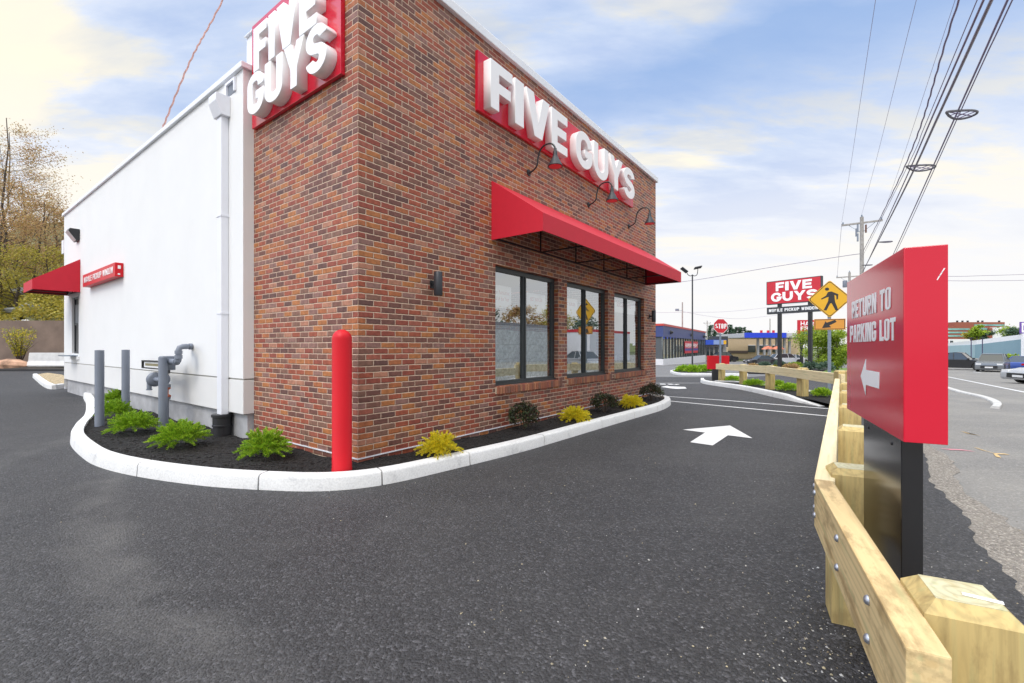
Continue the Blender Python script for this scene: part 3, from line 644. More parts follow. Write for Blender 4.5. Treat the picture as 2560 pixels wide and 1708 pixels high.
fw = wall_cells(us, [-.05, WZ0, WZ1, TOPB], [(a, b, WZ0, WZ1) for a, b in WIN], 0, .30, 'brick_wall', BRICK, rb)
lwm = MB(); lwm.add([(0, .3, -.05), (0, WV, -.05), (0, WV, TOPB), (0, .3, TOPB)], [(0, 1, 2, 3)]); lwm.add([(.3, .3, -.05), (.3, WV, -.05), (.3, WV, TOPB), (.3, .3, TOPB)], [(3, 2, 1, 0)])
lwm.add([(0, .3, TOPB), (0, WV, TOPB), (.3, WV, TOPB), (.3, .3, TOPB)], [(0, 1, 2, 3)]); lwm.add([(0, WV, -.05), (0, WV, TOPB), (.3, WV, TOPB), (.3, WV, -.05)], [(0, 1, 2, 3)])
lwm.build('side_brick_wall', BRICK, rb, clean=False)
MB().box((BW-.3, .3, -.05), (BW-.002, WE, 5.3)).build('end_wall', BRICK, rb)
# white flashing strip
fl = MB(); fl.box((-.012, -.012, .163), (BW+.0, .0, .176)); fl.box((-.012, .0, .163), (.0, WV, .176)); fl.build('flashing', TRIMW, rb)
# coping of the brick volume
cp = MB(); cp.box((-.06, -.06, TOPB+.004), (BW+.05, .34, TOPB+.135)); cp.box((-.012, .34, TOPB+.004), (.34, WV+.30, TOPB+.03)); cp.build('coping', COPE, rb, bevel=.012)
MB().box((.02, WV+.002, TOPW-.3), (.32, WV+.28, TOPB)).build('parapet_return', TRIMW, rb)
MB().box((.3, .3, 5.0), (BW-.3, WV+.3, 5.1)).build('roof', COPE, rb)
# white rendered side wall with a groove, base band and reveal
pv0, pv1, pz0, pz1 = 12.60, 13.45, 1.22, 2.80
mbw = MB()
def wcell(a, b, c, d, u=WU):
    mbw.add([(u, a, c), (u, b, c), (u, b, d), (u, a, d)], [(0, 1, 2, 3)])
for a, b in ((WV, pv0), (pv1, WE)): wcell(a, b, .955, TOPW)
wcell(pv0, pv1, .955, pz0); wcell(pv0, pv1, pz1, TOPW)
mbw.add([(WU, WV, .955), (.3, WV, .955), (.3, WV, TOPW), (WU, WV, TOPW)], [(0, 1, 2, 3)])
for v in (pv0, pv1): mbw.add([(WU, v, pz0), (WU+.11, v, pz0), (WU+.11, v, pz1), (WU, v, pz1)], [(0, 1, 2, 3)])
for z in (pz0, pz1): mbw.add([(WU, pv0, z), (WU+.11, pv0, z), (WU+.11, pv1, z), (WU, pv1, z)], [(0, 1, 2, 3)])
mbw.add([(WU, WE, .2), (3, WE, .2), (3, WE, TOPW), (WU, WE, TOPW)], [(0, 1, 2, 3)])
mbw.add([(WU, WV, TOPW), (3, WV, TOPW), (3, WE, TOPW), (WU, WE, TOPW)], [(0, 1, 2, 3)])
mbw.build('white_wall', WHITE, rb)
MB().box((WU+.015, WV+.015, .925), (.1, WE-.01, .957)).build('wall_groove', mat('groove_grey', (.42, .41, .38), .9), rb)
MB().box((WU, WV, .455), (.28, WE, .93)).build('base_band', BASEW, rb, bevel=.006)
MB().box((-.075, WV+.03, -.1), (.25, WE-.03, .458)).build('foundation', CONC, rb)
cw = MB(); cw.box((WU-.045, WV-.045, TOPW+.003), (.3, WE+.04, TOPW+.085)); cw.build('wall_coping', COPE, rb, bevel=.01)
# membrane bulging over the coping
mm_ = MB(); rr_ = random.Random(2)
for k in range(40):
    v = 7.2+k*.16; mm_.lathe([(.0, -.05), (.07, -.03), (.10, .0), (.05, .05), (0, .06)], 8, Matrix.Translation((.02+rr_.uniform(-.03, .03), v, TOPW+.09)) @ Matrix.Diagonal((1, rr_.uniform(.8, 1.5), rr_.uniform(.5, 1.1), 1)))
mm_.build('roof_membrane', COPE, rb, smooth=True)
# pickup window
pw = MB(); F0 = .05
for a, b, c, d in ((pv0, pv1, pz0, pz0+F0), (pv0, pv1, pz1-F0, pz1), (pv0, pv0+F0, pz0+F0, pz1-F0), (pv1-F0, pv1, pz0+F0, pz1-F0), (pv0+F0, pv1-F0, 2.02, 2.07)): pw.box((WU+.05, a, c), (WU+.10, b, d))
pwf = pw.build('pickup_window', DARK, rb); MB().box((WU+.068, pv0+.04, pz0+.04), (WU+.075, pv1-.04, pz1-.04)).build('pane', mat('dark_glass', (.02, .022, .025), .06, spec=.9), pwf)
MB().box((WU+.062, pv0+.06, 2.08), (WU+.067, pv1-.06, 2.6)).build('blind', mat('blind_grey', (.22, .23, .24), .7), pwf)
sh = MB().box((-.42, pv0+.1, pz0-.07), (WU-.002, pv1+.02, pz0-.045)); sh.build('shelf', GALV, rb)
MB().box((WU-.03, pv0-.10, pz0-.16), (WU-.002, pv1+.1, pz0-.075)).build('window_apron', WHITE, rb)
# front windows
for i, (a, b) in enumerate(WIN):
    f = MB(); y0, y1 = .085, .15; mid = a+(b-a)*.485; w_ = .055
    f.box((a, y0, WZ0), (b, y1, WZ0+.07)); f.box((a, y0, WZ1-.075), (b, y1, WZ1)); f.box((a, y0+.001, WZ0+.07), (a+w_, y1, WZ1-.075)); f.box((b-w_*1.25, y0+.001, WZ0+.07), (b, y1, WZ1-.075))
    f.box((mid-.045, y0+.001, WZ0+.07), (mid+.045, y1, WZ1-.075)); f.box((mid-.012, y0-.014, WZ0+.07), (mid+.012, y0, WZ1-.075))
    f.box((a, y0-.03, WZ0), (b, y0-.001, WZ0+.028))
    wf = f.build('window', WINF, rb)
    for p, q in ((a+w_, mid-.045), (mid+.045, b-w_*1.25)): MB().add([(p, .12, WZ0+.07), (q, .12, WZ0+.07), (q, .12, WZ1-.075), (p, .12, WZ1-.075)], [(0, 1, 2, 3)]).build('pane', GLASS, wf, clean=False)
    s = MB(); x = a+.005; k = 0
    m_ = MB().box((a-.01, -.028, WZ0-.112), (b+.08, .0845, WZ0-.012)).build('sill_mortar', MORT, rb)
    while x < b+.05:
        j = rr_.uniform(-.003, .003); s.box((x, -.042+j, WZ0-.118), (x+.052, .083, WZ0-.006+j)); x += .0665
    s.build('window_sill', SILLB, rb, bevel=.005)
# interior room
ri = MB(); ri.add([(.3, .31, .02), (BW-.31, .31, .02), (BW-.31, 6, .02), (.3, 6, .02)], [(0, 1, 2, 3)]); ri.build('floor', mat('tile_floor', (.25, .20, .17), .4), rb)
ri = MB(); ri.add([(.31, 6, 0), (BW-.31, 6, 0), (BW-.31, 6, 3.2), (.31, 6, 3.2)], [(0, 1, 2, 3)]); ri.add([(.31, .31, 3.2), (BW-.31, .31, 3.2), (BW-.31, 6, 3.2), (.31, 6, 3.2)], [(0, 1, 2, 3)])
for v in (5.95,):
    for k in range(14):
        if k % 2: ri.box((.5+k*.6, v-.03, 1.0), (1.1+k*.6, v, 1.5))
ri.build('inner_wall', mat('inner_wall', (.40, .38, .35), .8), rb)
MB().box((BW-.5, .2, .3), (BW-.46, 2.8, 2.6)).build('inner_partition', mat('pale_green_wall', (.50, .56, .50), .8), rb)
# downspouts
ds = MB(); ds.box((WU-.10, 2.96, .36), (WU-.002, 3.115, 4.75)); dso = ds.build('downspout', TRIMW, rb, bevel=.008)
for z in (1.88, 3.30): MB().box((WU-.108, 2.952, z), (WU-.001, 3.123, z+.025)).build('strap', TRIMW, dso)
hd = MB(); pr = [(WU-.002, 5.04), (WU-.19, 5.04), (WU-.19, 4.93), (WU-.12, 4.75), (WU-.002, 4.75)]; hd.prism(pr, 2.90, 3.17, 1); hd.build('rain_head', TRIMW, dso, bevel=.006)
sp_ = MB()
for a, b, c, d in ((2.70, 2.74, 5.07, 5.26), (2.98, 3.02, 5.07, 5.26), (2.74, 2.98, 5.22, 5.26)): sp_.box((WU-.03, a, c), (WU-.002, b, d))
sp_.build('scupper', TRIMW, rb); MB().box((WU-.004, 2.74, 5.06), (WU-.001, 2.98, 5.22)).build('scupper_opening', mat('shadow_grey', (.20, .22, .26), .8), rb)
bt_ = MB().lathe([(.115, -.02), (.115, .12), (.125, .125), (.125, .15), (.118, .155), (.118, .26), (.135, .265), (.135, .30), (.12, .305)], 28, Matrix.Translation((WU-.06, 3.04, .12)))
bt_.build('drain_boot', mat('black_corrugated_plastic', (.022, .022, .025), .45), dso, smooth=True)
ds = MB(); ds.box((WU+.02, WE+.002, .15), (WU+.16, WE+.12, 4.2)); ds.box((WU-.02, WE+.003, 4.2), (WU+.22, WE+.25, 4.6)); ds.build('downspout', TRIMW, rb, bevel=.008)

# ------------------------------------------------------------------ signs on the building
def bl(p): return B(*p)
M_front = lambda u, z, v=0: frame((u, -v, z), (1, 0, 0))
M_left = lambda v, z, u=0: frame((-u, v, z), (0, -1, 0))
s1 = thing('wall_sign', 'long red sign panel with one row of white letters high on the front brick wall', 'sign', B(1.93, 0, 4.80), RZ)
MB().box((0, -.055, 0), (5.74, -.003, .86)).build('backing_panel', REDM, s1, bevel=.004)
def big(s, M, h, W, par, ws, d=.13): return text(s, M, h, W, .28, .22, .075, d, LETW, par, widths=ws, bev=.004)
big('FIVE', M_front(.13, .055, .056), .70, 2.19, s1, [.60, .27, .80, .62]); big('GUYS', M_front(2.64, .055, .056), .70, 2.86, s1, [.80, .80, .82, .76])
s2 = thing('wall_sign', 'tall red sign panel with white letters in two rows beside the brick corner', 'sign', B(0, 2.42, 4.47), RZ)
MB().box((-.055, -2.18, 0), (-.003, 0, 1.44)).build('backing_panel', REDM, s2, bevel=.004)
big('FIVE', M_left(-.35, .60, .056), .58, 1.56, s2, [.60, .27, .80, .62]); big('GUYS', M_left(-.17, .045, .056), .545, 1.94, s2, [.80, .80, .82, .76])
s3 = thing('wall_sign', 'slim red box sign reading mobile pickup window on the white wall', 'sign', B(WU, 8.31, 2.92), RZ)
MB().box((-.148, 0, 0), (-.003, 2.946, .30)).build('sign_box', REDP, s3, bevel=.004)
text('MOBILE PICKUP WINDOW', M_left(2.80, .085, .149), .14, 2.66, .19, .17, .26, .004, LETW, s3, single=True, name='lettering')
MB().box((-.10, -.004, .17), (-.05, -.0005, .24)).build('sticker', LETW, s3); MB().box((-.10, -.004, .04), (-.06, -.0005, .07)).build('sticker', LETW, s3)

# ------------------------------------------------------------------ awnings
CANL = RED
def awning(name, label, axis_front, L_, p, top, lip, bot, nb):
    """built along local x (0..L), projecting to -y"""
    t = thing(name, label, 'awning')
    h = .012; mb = MB()
    P = [(0, top), (-p, lip), (-p, bot), (-p+h, bot), (-p+h, lip-.008), (0, top-.02)]
    mb.prism([(y, z) for y, z in P], .012, L_-.012, 0)
    for x0, x1 in ((0, .012), (L_-.012, L_)): mb.prism([(0, top), (-p, lip), (-p, bot), (0, bot)], x0, x1, 0)
    mb.build('canopy', CANL, t)
    fr = MB(); s = .022; zb = bot+.012
    fr.box((.02, -p+.02, zb), (L_-.02, -p+.02+s, zb+s)); fr.box((.02, -.05, zb), (L_-.02, -.05+s, zb+s)); fr.box((.02, -.05, top-.10), (L_-.02, -.05+s, top-.10+s))
    for i in range(nb+1):
        x = .03+(L_-.06-s)*i/nb; fr.box((x, -p+.042, zb+.001), (x+s, -.051, zb+s-.001)); 
        fr.box((x, -.049, zb+s), (x+s, -.031, top-.10))
    fr.box((.03, -.42, zb+.03), (L_-.02, -.42+s, zb+.03+s)) if False else None
    fr.build('frame', BLK, t); return t
a1 = awning('awning', 'long red canvas awning over the front windows', 0, 6.30, .92, 3.90-3.01, 3.262-3.01, 0, 5)
a1.location = B(2.30, -.004, 3.01); a1.rotation_euler = (0, 0, RZ)
a2 = awning('awning', 'short red awning over the pickup window in the white wall', 0, 1.44, .90, 3.78-2.886, 3.14-2.886, 0, 2)
a2.location = B(WU-.004, 13.83, 2.886); a2.rotation_euler = (0, 0, RZ-math.pi/2)

# ------------------------------------------------------------------ lamps on the walls
def gooseneck():
    t = thing('gooseneck_lamp', '', 'wall lamp', (0, 0, 0), RZ, 'gooseneck lamps over the front awning')
    MB().lathe([(.0, 0), (.055, 0), (.055, .012), (.03, .02), (.018, .05), (0, .05)], 20, Matrix.Rotation(R(90), 4, 'X')).build('wall_plate', BLK, t, smooth=True)
    P = catmull([(0, -.03, 0), (0, -.10, .02), (0, -.17, .08), (0, -.19, .20), (0, -.23, .31), (0, -.32, .375), (0, -.44, .37), (0, -.51, .30), (0, -.52, .22)], 6)
    MB().tube(P, .0135, 10).build('arm', BLK, t, smooth=True)
    M = Matrix.Translation((0, -.52, -.02))
    sh = MB().lathe([(.118, .0), (.122, .004), (.10, .05), (.066, .115), (.040, .165), (.034, .19), (.034, .235), (.024, .26), (.024, .29), (.0, .295)], 28, M)
    sh.v = sh.v; so_ = sh.build('shade', DARK, t, smooth=True)
    MB().lathe([(0, .006), (.105, .006), (.105, .002), (0, .001)], 24, M @ Matrix.Translation((0, 0, -.003))).build('lens', mat('red_lens', (.6, .08, .10), .4), so_)
    return t
def copy_tree(o, parent=None):
    c = o.copy(); COL.objects.link(c); c.parent = parent
    for ch in [x for x in o.children]: copy_tree(ch, c)
    return c
gn = gooseneck()
for i, (u, lb) in enumerate(((3.28, 'black gooseneck lamp on brick under the E of the long red sign'), (5.43, 'black gooseneck lamp on brick under the Y of the long red sign'), (7.52, 'black gooseneck lamp on brick nearest the far corner of the front wall, beyond the sign'))):
    o = gn if i == 0 else copy_tree(gn); o.location = B(u, -.002, 4.32); o['label'] = lb
def sconce():
    t = thing('wall_sconce', '', 'wall lamp', (0, 0, 0), RZ, 'cylinder sconces on the front brick wall')
    MB().box((-.04, -.016, -.05), (.04, -.002, .05)).build('wall_plate', BLK, t); MB().box((-.015, -.06, -.02), (.015, -.0165, .02)).build('bracket', BLK, t)
    MB().lathe([(.0, -.152), (.052, -.152), (.055, -.148), (.055, .148), (.052, .152), (0, .152)], 24, Matrix.Translation((0, -.113, 0))).build('lamp_body', DARK, t, smooth=True)
    return t
sc0 = sconce(); sc0.location = B(1.10, 0, 2.21); sc0['label'] = 'dark cylinder sconce on the brick left of the front windows'
sc1 = copy_tree(sc0); sc1.location = B(8.93, 0, 2.22); sc1['label'] = 'dark cylinder sconce at the far end of the front brick wall'
wp = thing('wall_pack_light', 'black floodlight with clear lens high on the white wall above the pickup awning', 'wall lamp', B(WU, 12.6, 4.30), RZ)
MB().prism([(-.003, 0), (-.06, -.02), (-.17, .15), (-.22, .24), (-.20, .30), (-.003, .30)], -.16, .22, 1).build('housing', BLK, wp, bevel=.008)
MB().prism([(-.075, -.012), (-.238, .225), (-.232, .232), (-.068, -.008)], -.13, .19, 1).build('lens', LAMPW, wp)

# ------------------------------------------------------------------ bollards
rbx = thing('bollard', 'tall bright red plastic covered bollard in front of the brick corner', 'bollard', (-1.764, 4.722, .10))
prf = [(0, -.03), (.101, -.03), (.101, .05), (.0985, .055), (.0985, 1.385)]+[(.0985*math.cos(R(a)), 1.385+.098*math.sin(R(a))) for a in range(10, 91, 10)]
MB().lathe(prf, 40).build('sleeve', REDP, rbx, smooth=True)
for (x, y, h, lb) in ((-6.68, 7.37, 1.24, 'grey steel pipe bollard in the left end of the planted bed, nearest the kerb'), (-7.13, 8.40, 1.24, 'grey steel pipe bollard nearest the white wall, left of the gas meter'), (-5.56, 7.25, 1.13, 'grey steel pipe bollard standing right in front of the gas meter')):
    bo = thing('pipe_bollard', lb, 'bollard', (x, y, .11), 0, 'grey bollards guarding the gas meter')
    MB().lathe([(.0, -.04), (.0605, -.04), (.0605, h), (.0, h+.004)], 28).build('post', GREYP, bo, smooth=True)

# ------------------------------------------------------------------ gas meter set (local: x = -v along wall, y = outward)
def PU(px, py, u):
    q = (px-1280)/FP; ax = CO.x+Uv.x*u; ay = CO.y+Uv.y*u; v = (q*ay-ax)/(Vv.x-q*Vv.y); d = ay+Vv.y*v; return v, EYE-(py-HY)*d/FP
GU = -.42
def gp(x, y, u=GU): v, z = PU(300+x/5.227, 780+y/5.227, u); return Vector((u, v, z))
gm0 = gp(600, 1340); base = Vector((GU, gm0.y, .12))
gm = thing('gas_meter', 'grey gas meter and regulator with bent pipes and an orange flange by the white wall', 'gas meter', B(base.x, base.y, base.z), RZ)
def lo(v): return Vector(v)-base
r_ = .042
pts = [Vector((WU, 4.36, 1.407)), Vector((-.30, 4.36, 1.407))]
e1 = gp(765, 450); e2 = gp(765, 655); e3 = gp(640, 670)
P = [lo((WU+.0, 4.36, 1.41)), lo((WU-.10, 4.365, 1.41)), lo((GU+.10, e1.y-.01, 1.41)), lo((GU+.06, e1.y, 1.408)), lo((GU+.015, e1.y, 1.39)), lo((GU, e1.y, 1.345)), lo((GU, e1.y, e2.z+.08)), lo((GU, e2.y+.01, e2.z+.02)), lo((GU, e2.y+.08, e2.z)), lo((GU, e3.y, e2.z))]
MB().tube(P, r_, 16).build('outlet_pipe', GREYP, gm, smooth=True)
for a, b in ((P[0]+Vector((-.01, 0, 0)), P[0]+Vector((-.05, 0, 0))), (P[5]+Vector((0, 0, .0)), P[5]-Vector((0, 0, .05))), (P[6]+Vector((0, 0, .03)), P[6]-Vector((0, 0, .03))), (P[8], P[8]+Vector((0, .05, 0)))): MB().tube([a, b], .052, 16).build('pipe_collar', GREYP, gm, smooth=True)
c0 = gp(640, 670); bx = MB(); bx.box(tuple(lo((GU-.09, c0.y-.01, c0.z-.115))), tuple(lo((GU+.09, c0.y+.16, c0.z+.115)))); 
bx.tube([lo((GU, c0.y-.015, c0.z)), lo((GU, c0.y-.05, c0.z))], .085, 20); bx.build('meter_body', GREYP, gm, bevel=.012)
i0 = gp(475, 735); i1_ = gp(298, 635); ix = MB(); y0, y1 = c0.y+.16, i1_.y-.12; zz0, zz1 = i0.z-.015, i1_.z+.01
ix.box(tuple(lo((GU-.05, y1-.03, zz0))), tuple(lo((GU+.05, y1, zz1)))); ix.box(tuple(lo((GU-.05, y0, zz1-.02))), tuple(lo((GU+.05, y1-.03, zz1)))); ix.box(tuple(lo((GU-.05, y0, zz0))), tuple(lo((GU+.05, y1-.03, zz0+.02))))
ixo = ix.build('index_frame', BLK, gm); MB().box(tuple(lo((GU-.03, y0, zz0+.021))), tuple(lo((GU+.03, y1-.07, zz1-.021)))).build('index_window', LETW, ixo)
MB().box(tuple(lo((GU-.032, y0+.10, zz0+.05))), tuple(lo((GU-.0301, y1-.14, zz1-.05)))).build('index_digits', mat('olive_print', (.25, .22, .12), .6), ixo)
vx = gp(598, 1000).y
def vz(py): return gp(598, py).z
vp = MB(); vp.lathe([(.0, -.05), (.042, -.05), (.042, vz(1150)-.12), (.0, vz(1150)-.12)], 20, Matrix.Translation(lo((GU, vx, .12)))); vp.build('riser_pipe', GREYP, gm, smooth=True)
def seg(nm, m, prof): MB().lathe([(0, prof[0][1])]+prof+[(0, prof[-1][1])], 22, Matrix.Translation(lo((GU, vx, 0)))).build(nm, m, gm, smooth=True)
seg('lower_flange', GREYP, [(.065, vz(1145)), (.065, vz(1112))])
seg('insulating_flange', ORANGE, [(.07, vz(1112)), (.07, vz(1090)), (.04, vz(1075)), (.04, vz(1020)), (.066, vz(1005)), (.066, vz(985))])
seg('valve_body', GREYP, [(.068, vz(984)), (.068, vz(948)), (.035, vz(940)), (.062, vz(900)), (.062, vz(860)), (.035, vz(815)), (.035, vz(808))])
seg('upper_flange', mat('dark_iron', (.10, .10, .11), .6), [(.06, vz(807)), (.06, vz(755)), (.03, vz(750)), (.03, vz(700))])
rc = gp(450, 880); rm = Matrix.Translation(lo((GU, rc.y-.03, rc.z))) @ Matrix.Rotation(R(-90), 4, 'X')
MB().lathe([(0, -.05), (.09, -.05), (.115, -.03), (.125, -.008), (.125, .008), (.11, .03), (.07, .055), (.034, .07), (.034, .20), (.028, .215), (0, .215)], 26, rm).build('regulator', GREYP, gm, smooth=True)
rv = gp(382, 985); MB().lathe([(0, -.05), (.045, -.05), (.045, -.03), (.036, -.03), (.036, .09), (0, .09)], 18, Matrix.Translation(lo((GU, rv.y, rv.z)))).build('vent', GREYP, gm, smooth=True)
MB().tube([lo((GU, rc.y-.04, rc.z)), lo((GU, vx, rc.z))], .04, 14).build('regulator_neck', GREYP, gm, smooth=True)

# ================================================================== TIMBER GUARD RAILS
def post_mesh(h, bottom=-.15, w_=.095, ch=.03):
    mb = MB(); P = [(w_, w_), (-w_, w_), (-w_, -w_), (w_, -w_)]; q = w_-ch
    vs = [(x, y, bottom) for x, y in P]+[(x, y, h-ch) for x, y in P]+[(math.copysign(q, x), math.copysign(q, y), h) for x, y in P]
    fs = [(0, 3, 2, 1), (0, 1, 5, 4), (1, 2, 6, 5), (2, 3, 7, 6), (3, 0, 4, 7), (4, 5, 9, 8), (5, 6, 10, 9), (6, 7, 11, 10), (7, 4, 8, 11)]
    return mb.add(vs, fs), (vs[8:], )
def add_post(par, x, y, z0, h, rz, idx=0, w_=.095, lbl=None):
    mb, top = post_mesh(h, w_=w_); o = mb.build('post', WOODZ, par); o.location = (x, y, z0); o.rotation_euler = (0, 0, rz)
    if lbl: o['label'] = lbl
    q = w_-.03; t = MB().box((-q, -q, h-.004), (q, q, h+.0015)).build('post_top', WOODT, o)
    return o
def add_rail(par, a, b, z0a, z0b, hh=.235, th=.075, m=WOODX, side=1):
    """beam from a to b (2D), lower edge heights z0a, z0b; thickness to the right of travel"""
    d = Vector((b[0]-a[0], b[1]-a[1], 0)); Ln = d.length; rz = math.atan2(d.y, d.x); sl = math.atan2(z0b-z0a, Ln)
    o = MB().box((0, -th*side if side > 0 else 0, 0), (Ln, 0 if side > 0 else th, hh)).build('rail', m, par, bevel=.005)
    o.location = (a[0], a[1], z0a); o.rotation_euler = (0, -sl, rz); return o
def bolts(par, a, b, dists, zs, out=-1, r=.016):
    d = (Vector((*b, 0))-Vector((*a, 0))).normalized(); n = Vector((-d.y, d.x, 0))
    for s in dists:
        for z in zs:
            M = n.to_track_quat('Z', 'Y').to_matrix().to_4x4()
            o = MB().lathe([(0, 0), (r, 0), (r, .003), (r*.8, .008), (r*.4, .011), (0, .012)], 14).build('bolt', BOLT, par, smooth=True)
            o.matrix_local = Matrix.Translation(Vector((*a, z))+d*s+n*.0005) @ M
nf = thing('guard_rail', 'near pale timber guard rail with thick square posts running beside the drive', 'guard rail')
E0, J, ND = (.865, 1.0), (1.514, 2.28), Vector((.452, .892, 0)); NR = Vector((.892, -.452, 0))
E0x = (E0[0]-.0*ND.x, E0[1]-.0*ND.y)
K = (J[0]+.586*9.1, J[1]+.81*9.1)
rA = add_rail(nf, E0x, J, .505, .505, th=.078)
rB = add_rail(nf, (J[0]+.006, J[1]+.008), K, .505, .50, th=.085, m=WOODF)
a0 = math.atan2(ND.y, ND.x); a1_ = math.atan2(.81, .586)
add_post(nf, 1.1345, 1.153, 0, .78, a0); add_post(nf, 1.747, 2.347, 0, .785, a0)
tg = MB().box((-.008, -.036, 0), (.008, .036, .0012)); tgo = tg.build('paper_tag', LETW, nf); tgo.location = (1.156, 1.118, .7825); tgo.rotation_euler = (0, 0, R(52))
Ud = Vector((.586, .81, 0)); Un = Vector((.81, -.586, 0))
for t in (1.70, 3.35, 5.2, 7.1):
    p = Vector((*J, 0))+Ud*t+Un*.185; add_post(nf, p.x, p.y, 0, .785, a1_)
bolts(nf, E0x, J, (.33, .80, 1.40), (.57, .68), 1, .014); bolts(nf, J, K, (.10, 1.7, 3.35), (.57, .68), 1, .014)
ff = thing('guard_rail', 'far pale timber guard rail on five posts across the planted island', 'guard rail')
fp = [gpt(1804.5, 953.5, .1), gpt(1858, 961.5, .1), gpt(1925.5, 974.5, .1), gpt(2006.5, 991.5, .1)]
fpE = Vector((7.08, 9.78, 0))
for i, p in enumerate(fp): add_post(ff, p.x, p.y, g(p.x, p.y), .86, R(100))
add_post(ff, fpE.x, fpE.y, 0, .90, R(78), w_=.105)
ra = at(1789.5, 0, fp[0].y+.35); ra = (ra.x, ra.y); mid_ = (fp[2].x-.13, fp[2].y-.08); rb_ = (fpE.x-.15, fpE.y-.20)
zz = lambda p: g(p[0], p[1])+.60
add_rail(ff, ra, mid_, zz(ra)-.0, zz(mid_)+.02, m=WOODF, side=-1); add_rail(ff, mid_, rb_, zz(mid_)+.022, .595, m=WOODF, side=-1)

# ================================================================== SIGN BY THE NEAR RAIL
d_ = 1.60; Mx = Vector((.8604*d_, d_, 0))
rs = thing('directional_sign', 'red box sign with a white arrow on a broad black post by the near rail', 'sign', Mx, a0)
# local x along ND (away), local y to the left; the printed face looks to +y
Lw, Th = .975, .119; zb, zt = 1.066, 1.750
MB().box((0, -Th, zb), (Lw, 0, zt)).build('sign_box', REDM, rs, bevel=.003)
pp = MB().box((.045, -.066, .0), (.612, -.004, zb-.0005)).build('sign_post', BLKG, rs, bevel=.003)
MB().box((.056, -.0655, 0), (.60, -.0665, zb-.001)).build('post_back', BLK, rs)
for x, z in ((.16, zb-.035), (.52, zb-.030)): 
    o = MB().lathe([(0, 0), (.006, 0), (.006, .003), (0, .004)], 10).build('screw', BLK, rs); o.location = (x, -.004, z); o.rotation_euler = (R(-90), 0, 0)
# text reads from far end to near end when seen from the drive
MF = lambda x, z: frame((x, .0008, z), (-1, 0, 0))
text('RETURN TO', MF(.84, 1.546), .086, .690, .30, .19, .16, .0015, LETW, rs, single=True, name='lettering')
text('PARKING LOT', MF(.885, 1.425), .086, .795, .29, .19, .16, .0015, LETW, rs, single=True, name='lettering')
polyplate([[(0, .0), (.10, .083), (.10, .034), (.327, .034), (.327, -.034), (.10, -.034), (.10, -.083)]], MF(.641, 1.262), .0015, LETW, rs, 'arrow')
sc_ = MB()
for k in range(3): sc_.add([(-.0005, -.088-.006*k, 1.63+.012*k), (-.0005, -.091-.006*k, 1.63+.012*k), (-.0005, -.099-.006*k, 1.645+.012*k), (-.0005, -.095-.006*k, 1.645+.012*k)], [(0, 1, 2, 3)])
sc_.build('scratch', LETW, rs, clean=False)

# ================================================================== PLANTS
def blade(mb, p, d, ln, wd, up=None):
    d = d.normalized(); s = d.cross(up or Vector((random.uniform(-1, 1), random.uniform(-1, 1), random.uniform(-1, 1)))).normalized()*wd/2; m = p+d*ln*.45
    k = len(mb.v); mb.v += [tuple(p), tuple(m+s), tuple(p+d*ln), tuple(m-s)]; mb.f.append((k, k+1, k+2, k+3))
def juniper(r_, rx, h, n=150, nl=34, ls=.034, lw=.007, droop=.25, sf=.10):
    mb = MB(); random.seed(r_)
    for i in range(n):
        a = random.uniform(0, 6.28); el = R(random.uniform(8, 78)); L_ = random.uniform(.75, 1.12)
        tip = Vector((math.cos(a)*math.cos(el)*rx*L_, math.sin(a)*math.cos(el)*rx*L_, math.sin(el)*h*L_+.02)); st = Vector((math.cos(a)*rx*.08, math.sin(a)*rx*.08, 0))
        for k in range(nl):
            t = random.uniform(.25, 1)**.7; c = st.lerp(tip, t); c.z += math.sin(t*math.pi)*h*.18-droop*h*t*t*(1-el/1.6)*.5
            side = random.uniform(-1, 1); sp = (1.12-t)*sf*rx/.3
            dv = (tip-st).normalized()*.9+Vector((-math.sin(a), math.cos(a), 0))*side*.8+Vector((0, 0, random.uniform(-.1, .7)))
            off = Vector((random.uniform(-sp, sp), random.uniform(-sp, sp), random.uniform(-sp*.5, sp*.6)))
            q = c+off
            if q.z < .0: q.z = random.uniform(0, .03)
            blade(mb, q, dv, ls*random.uniform(.6, 1.3), lw)
    return mb
def globe(r_, rx, h, n=2600, ls=.022, lw=.015):
    mb = MB(); random.seed(r_)
    cl = [(random.uniform(0, 6.28), math.acos(random.uniform(-.35, 1)), random.uniform(.7, 1.08)) for _ in range(70)]
    for i in range(n):
        a, th, q = random.choice(cl); rr = q*random.uniform(.45, 1.0)**.5
        a += random.gauss(0, .22); th += random.gauss(0, .2)
        p = Vector((math.cos(a)*math.sin(th)*rx*rr, math.sin(a)*math.sin(th)*rx*rr, h*.48+math.cos(th)*h*.5*rr))
        if p.z < 0: continue
        blade(mb, p, Vector((p.x/rx, p.y/rx, .4+random.uniform(-.6, .9)))+Vector((random.uniform(-1, 1), random.uniform(-1, 1), random.uniform(-1, 1)))*.8, ls*random.uniform(.7, 1.3), lw)
    return mb
def stems(r_, rx, h, n=22):
    mb = MB(); random.seed(r_+50)
    for i in range(n):
        a = random.uniform(0, 6.28); q = random.uniform(.2, .8); mb.tube([(0, 0, -.02), (math.cos(a)*rx*q*.4, math.sin(a)*rx*q*.4, h*.3), (math.cos(a)*rx*q, math.sin(a)*rx*q, h*random.uniform(.5, .85))], [.006, .004, .002], 5)
    return mb
def shrub(name, label, cat, loc, mb, lm, sm=None, group=None, foliage='foliage'):
    t = thing(name, label, cat, loc, 0, group); mb.build(foliage, lm, t, clean=False)
    if sm: sm.build('stems', BARK, t)
    return t
GJ = 'bright green junipers in the bed by the white wall'
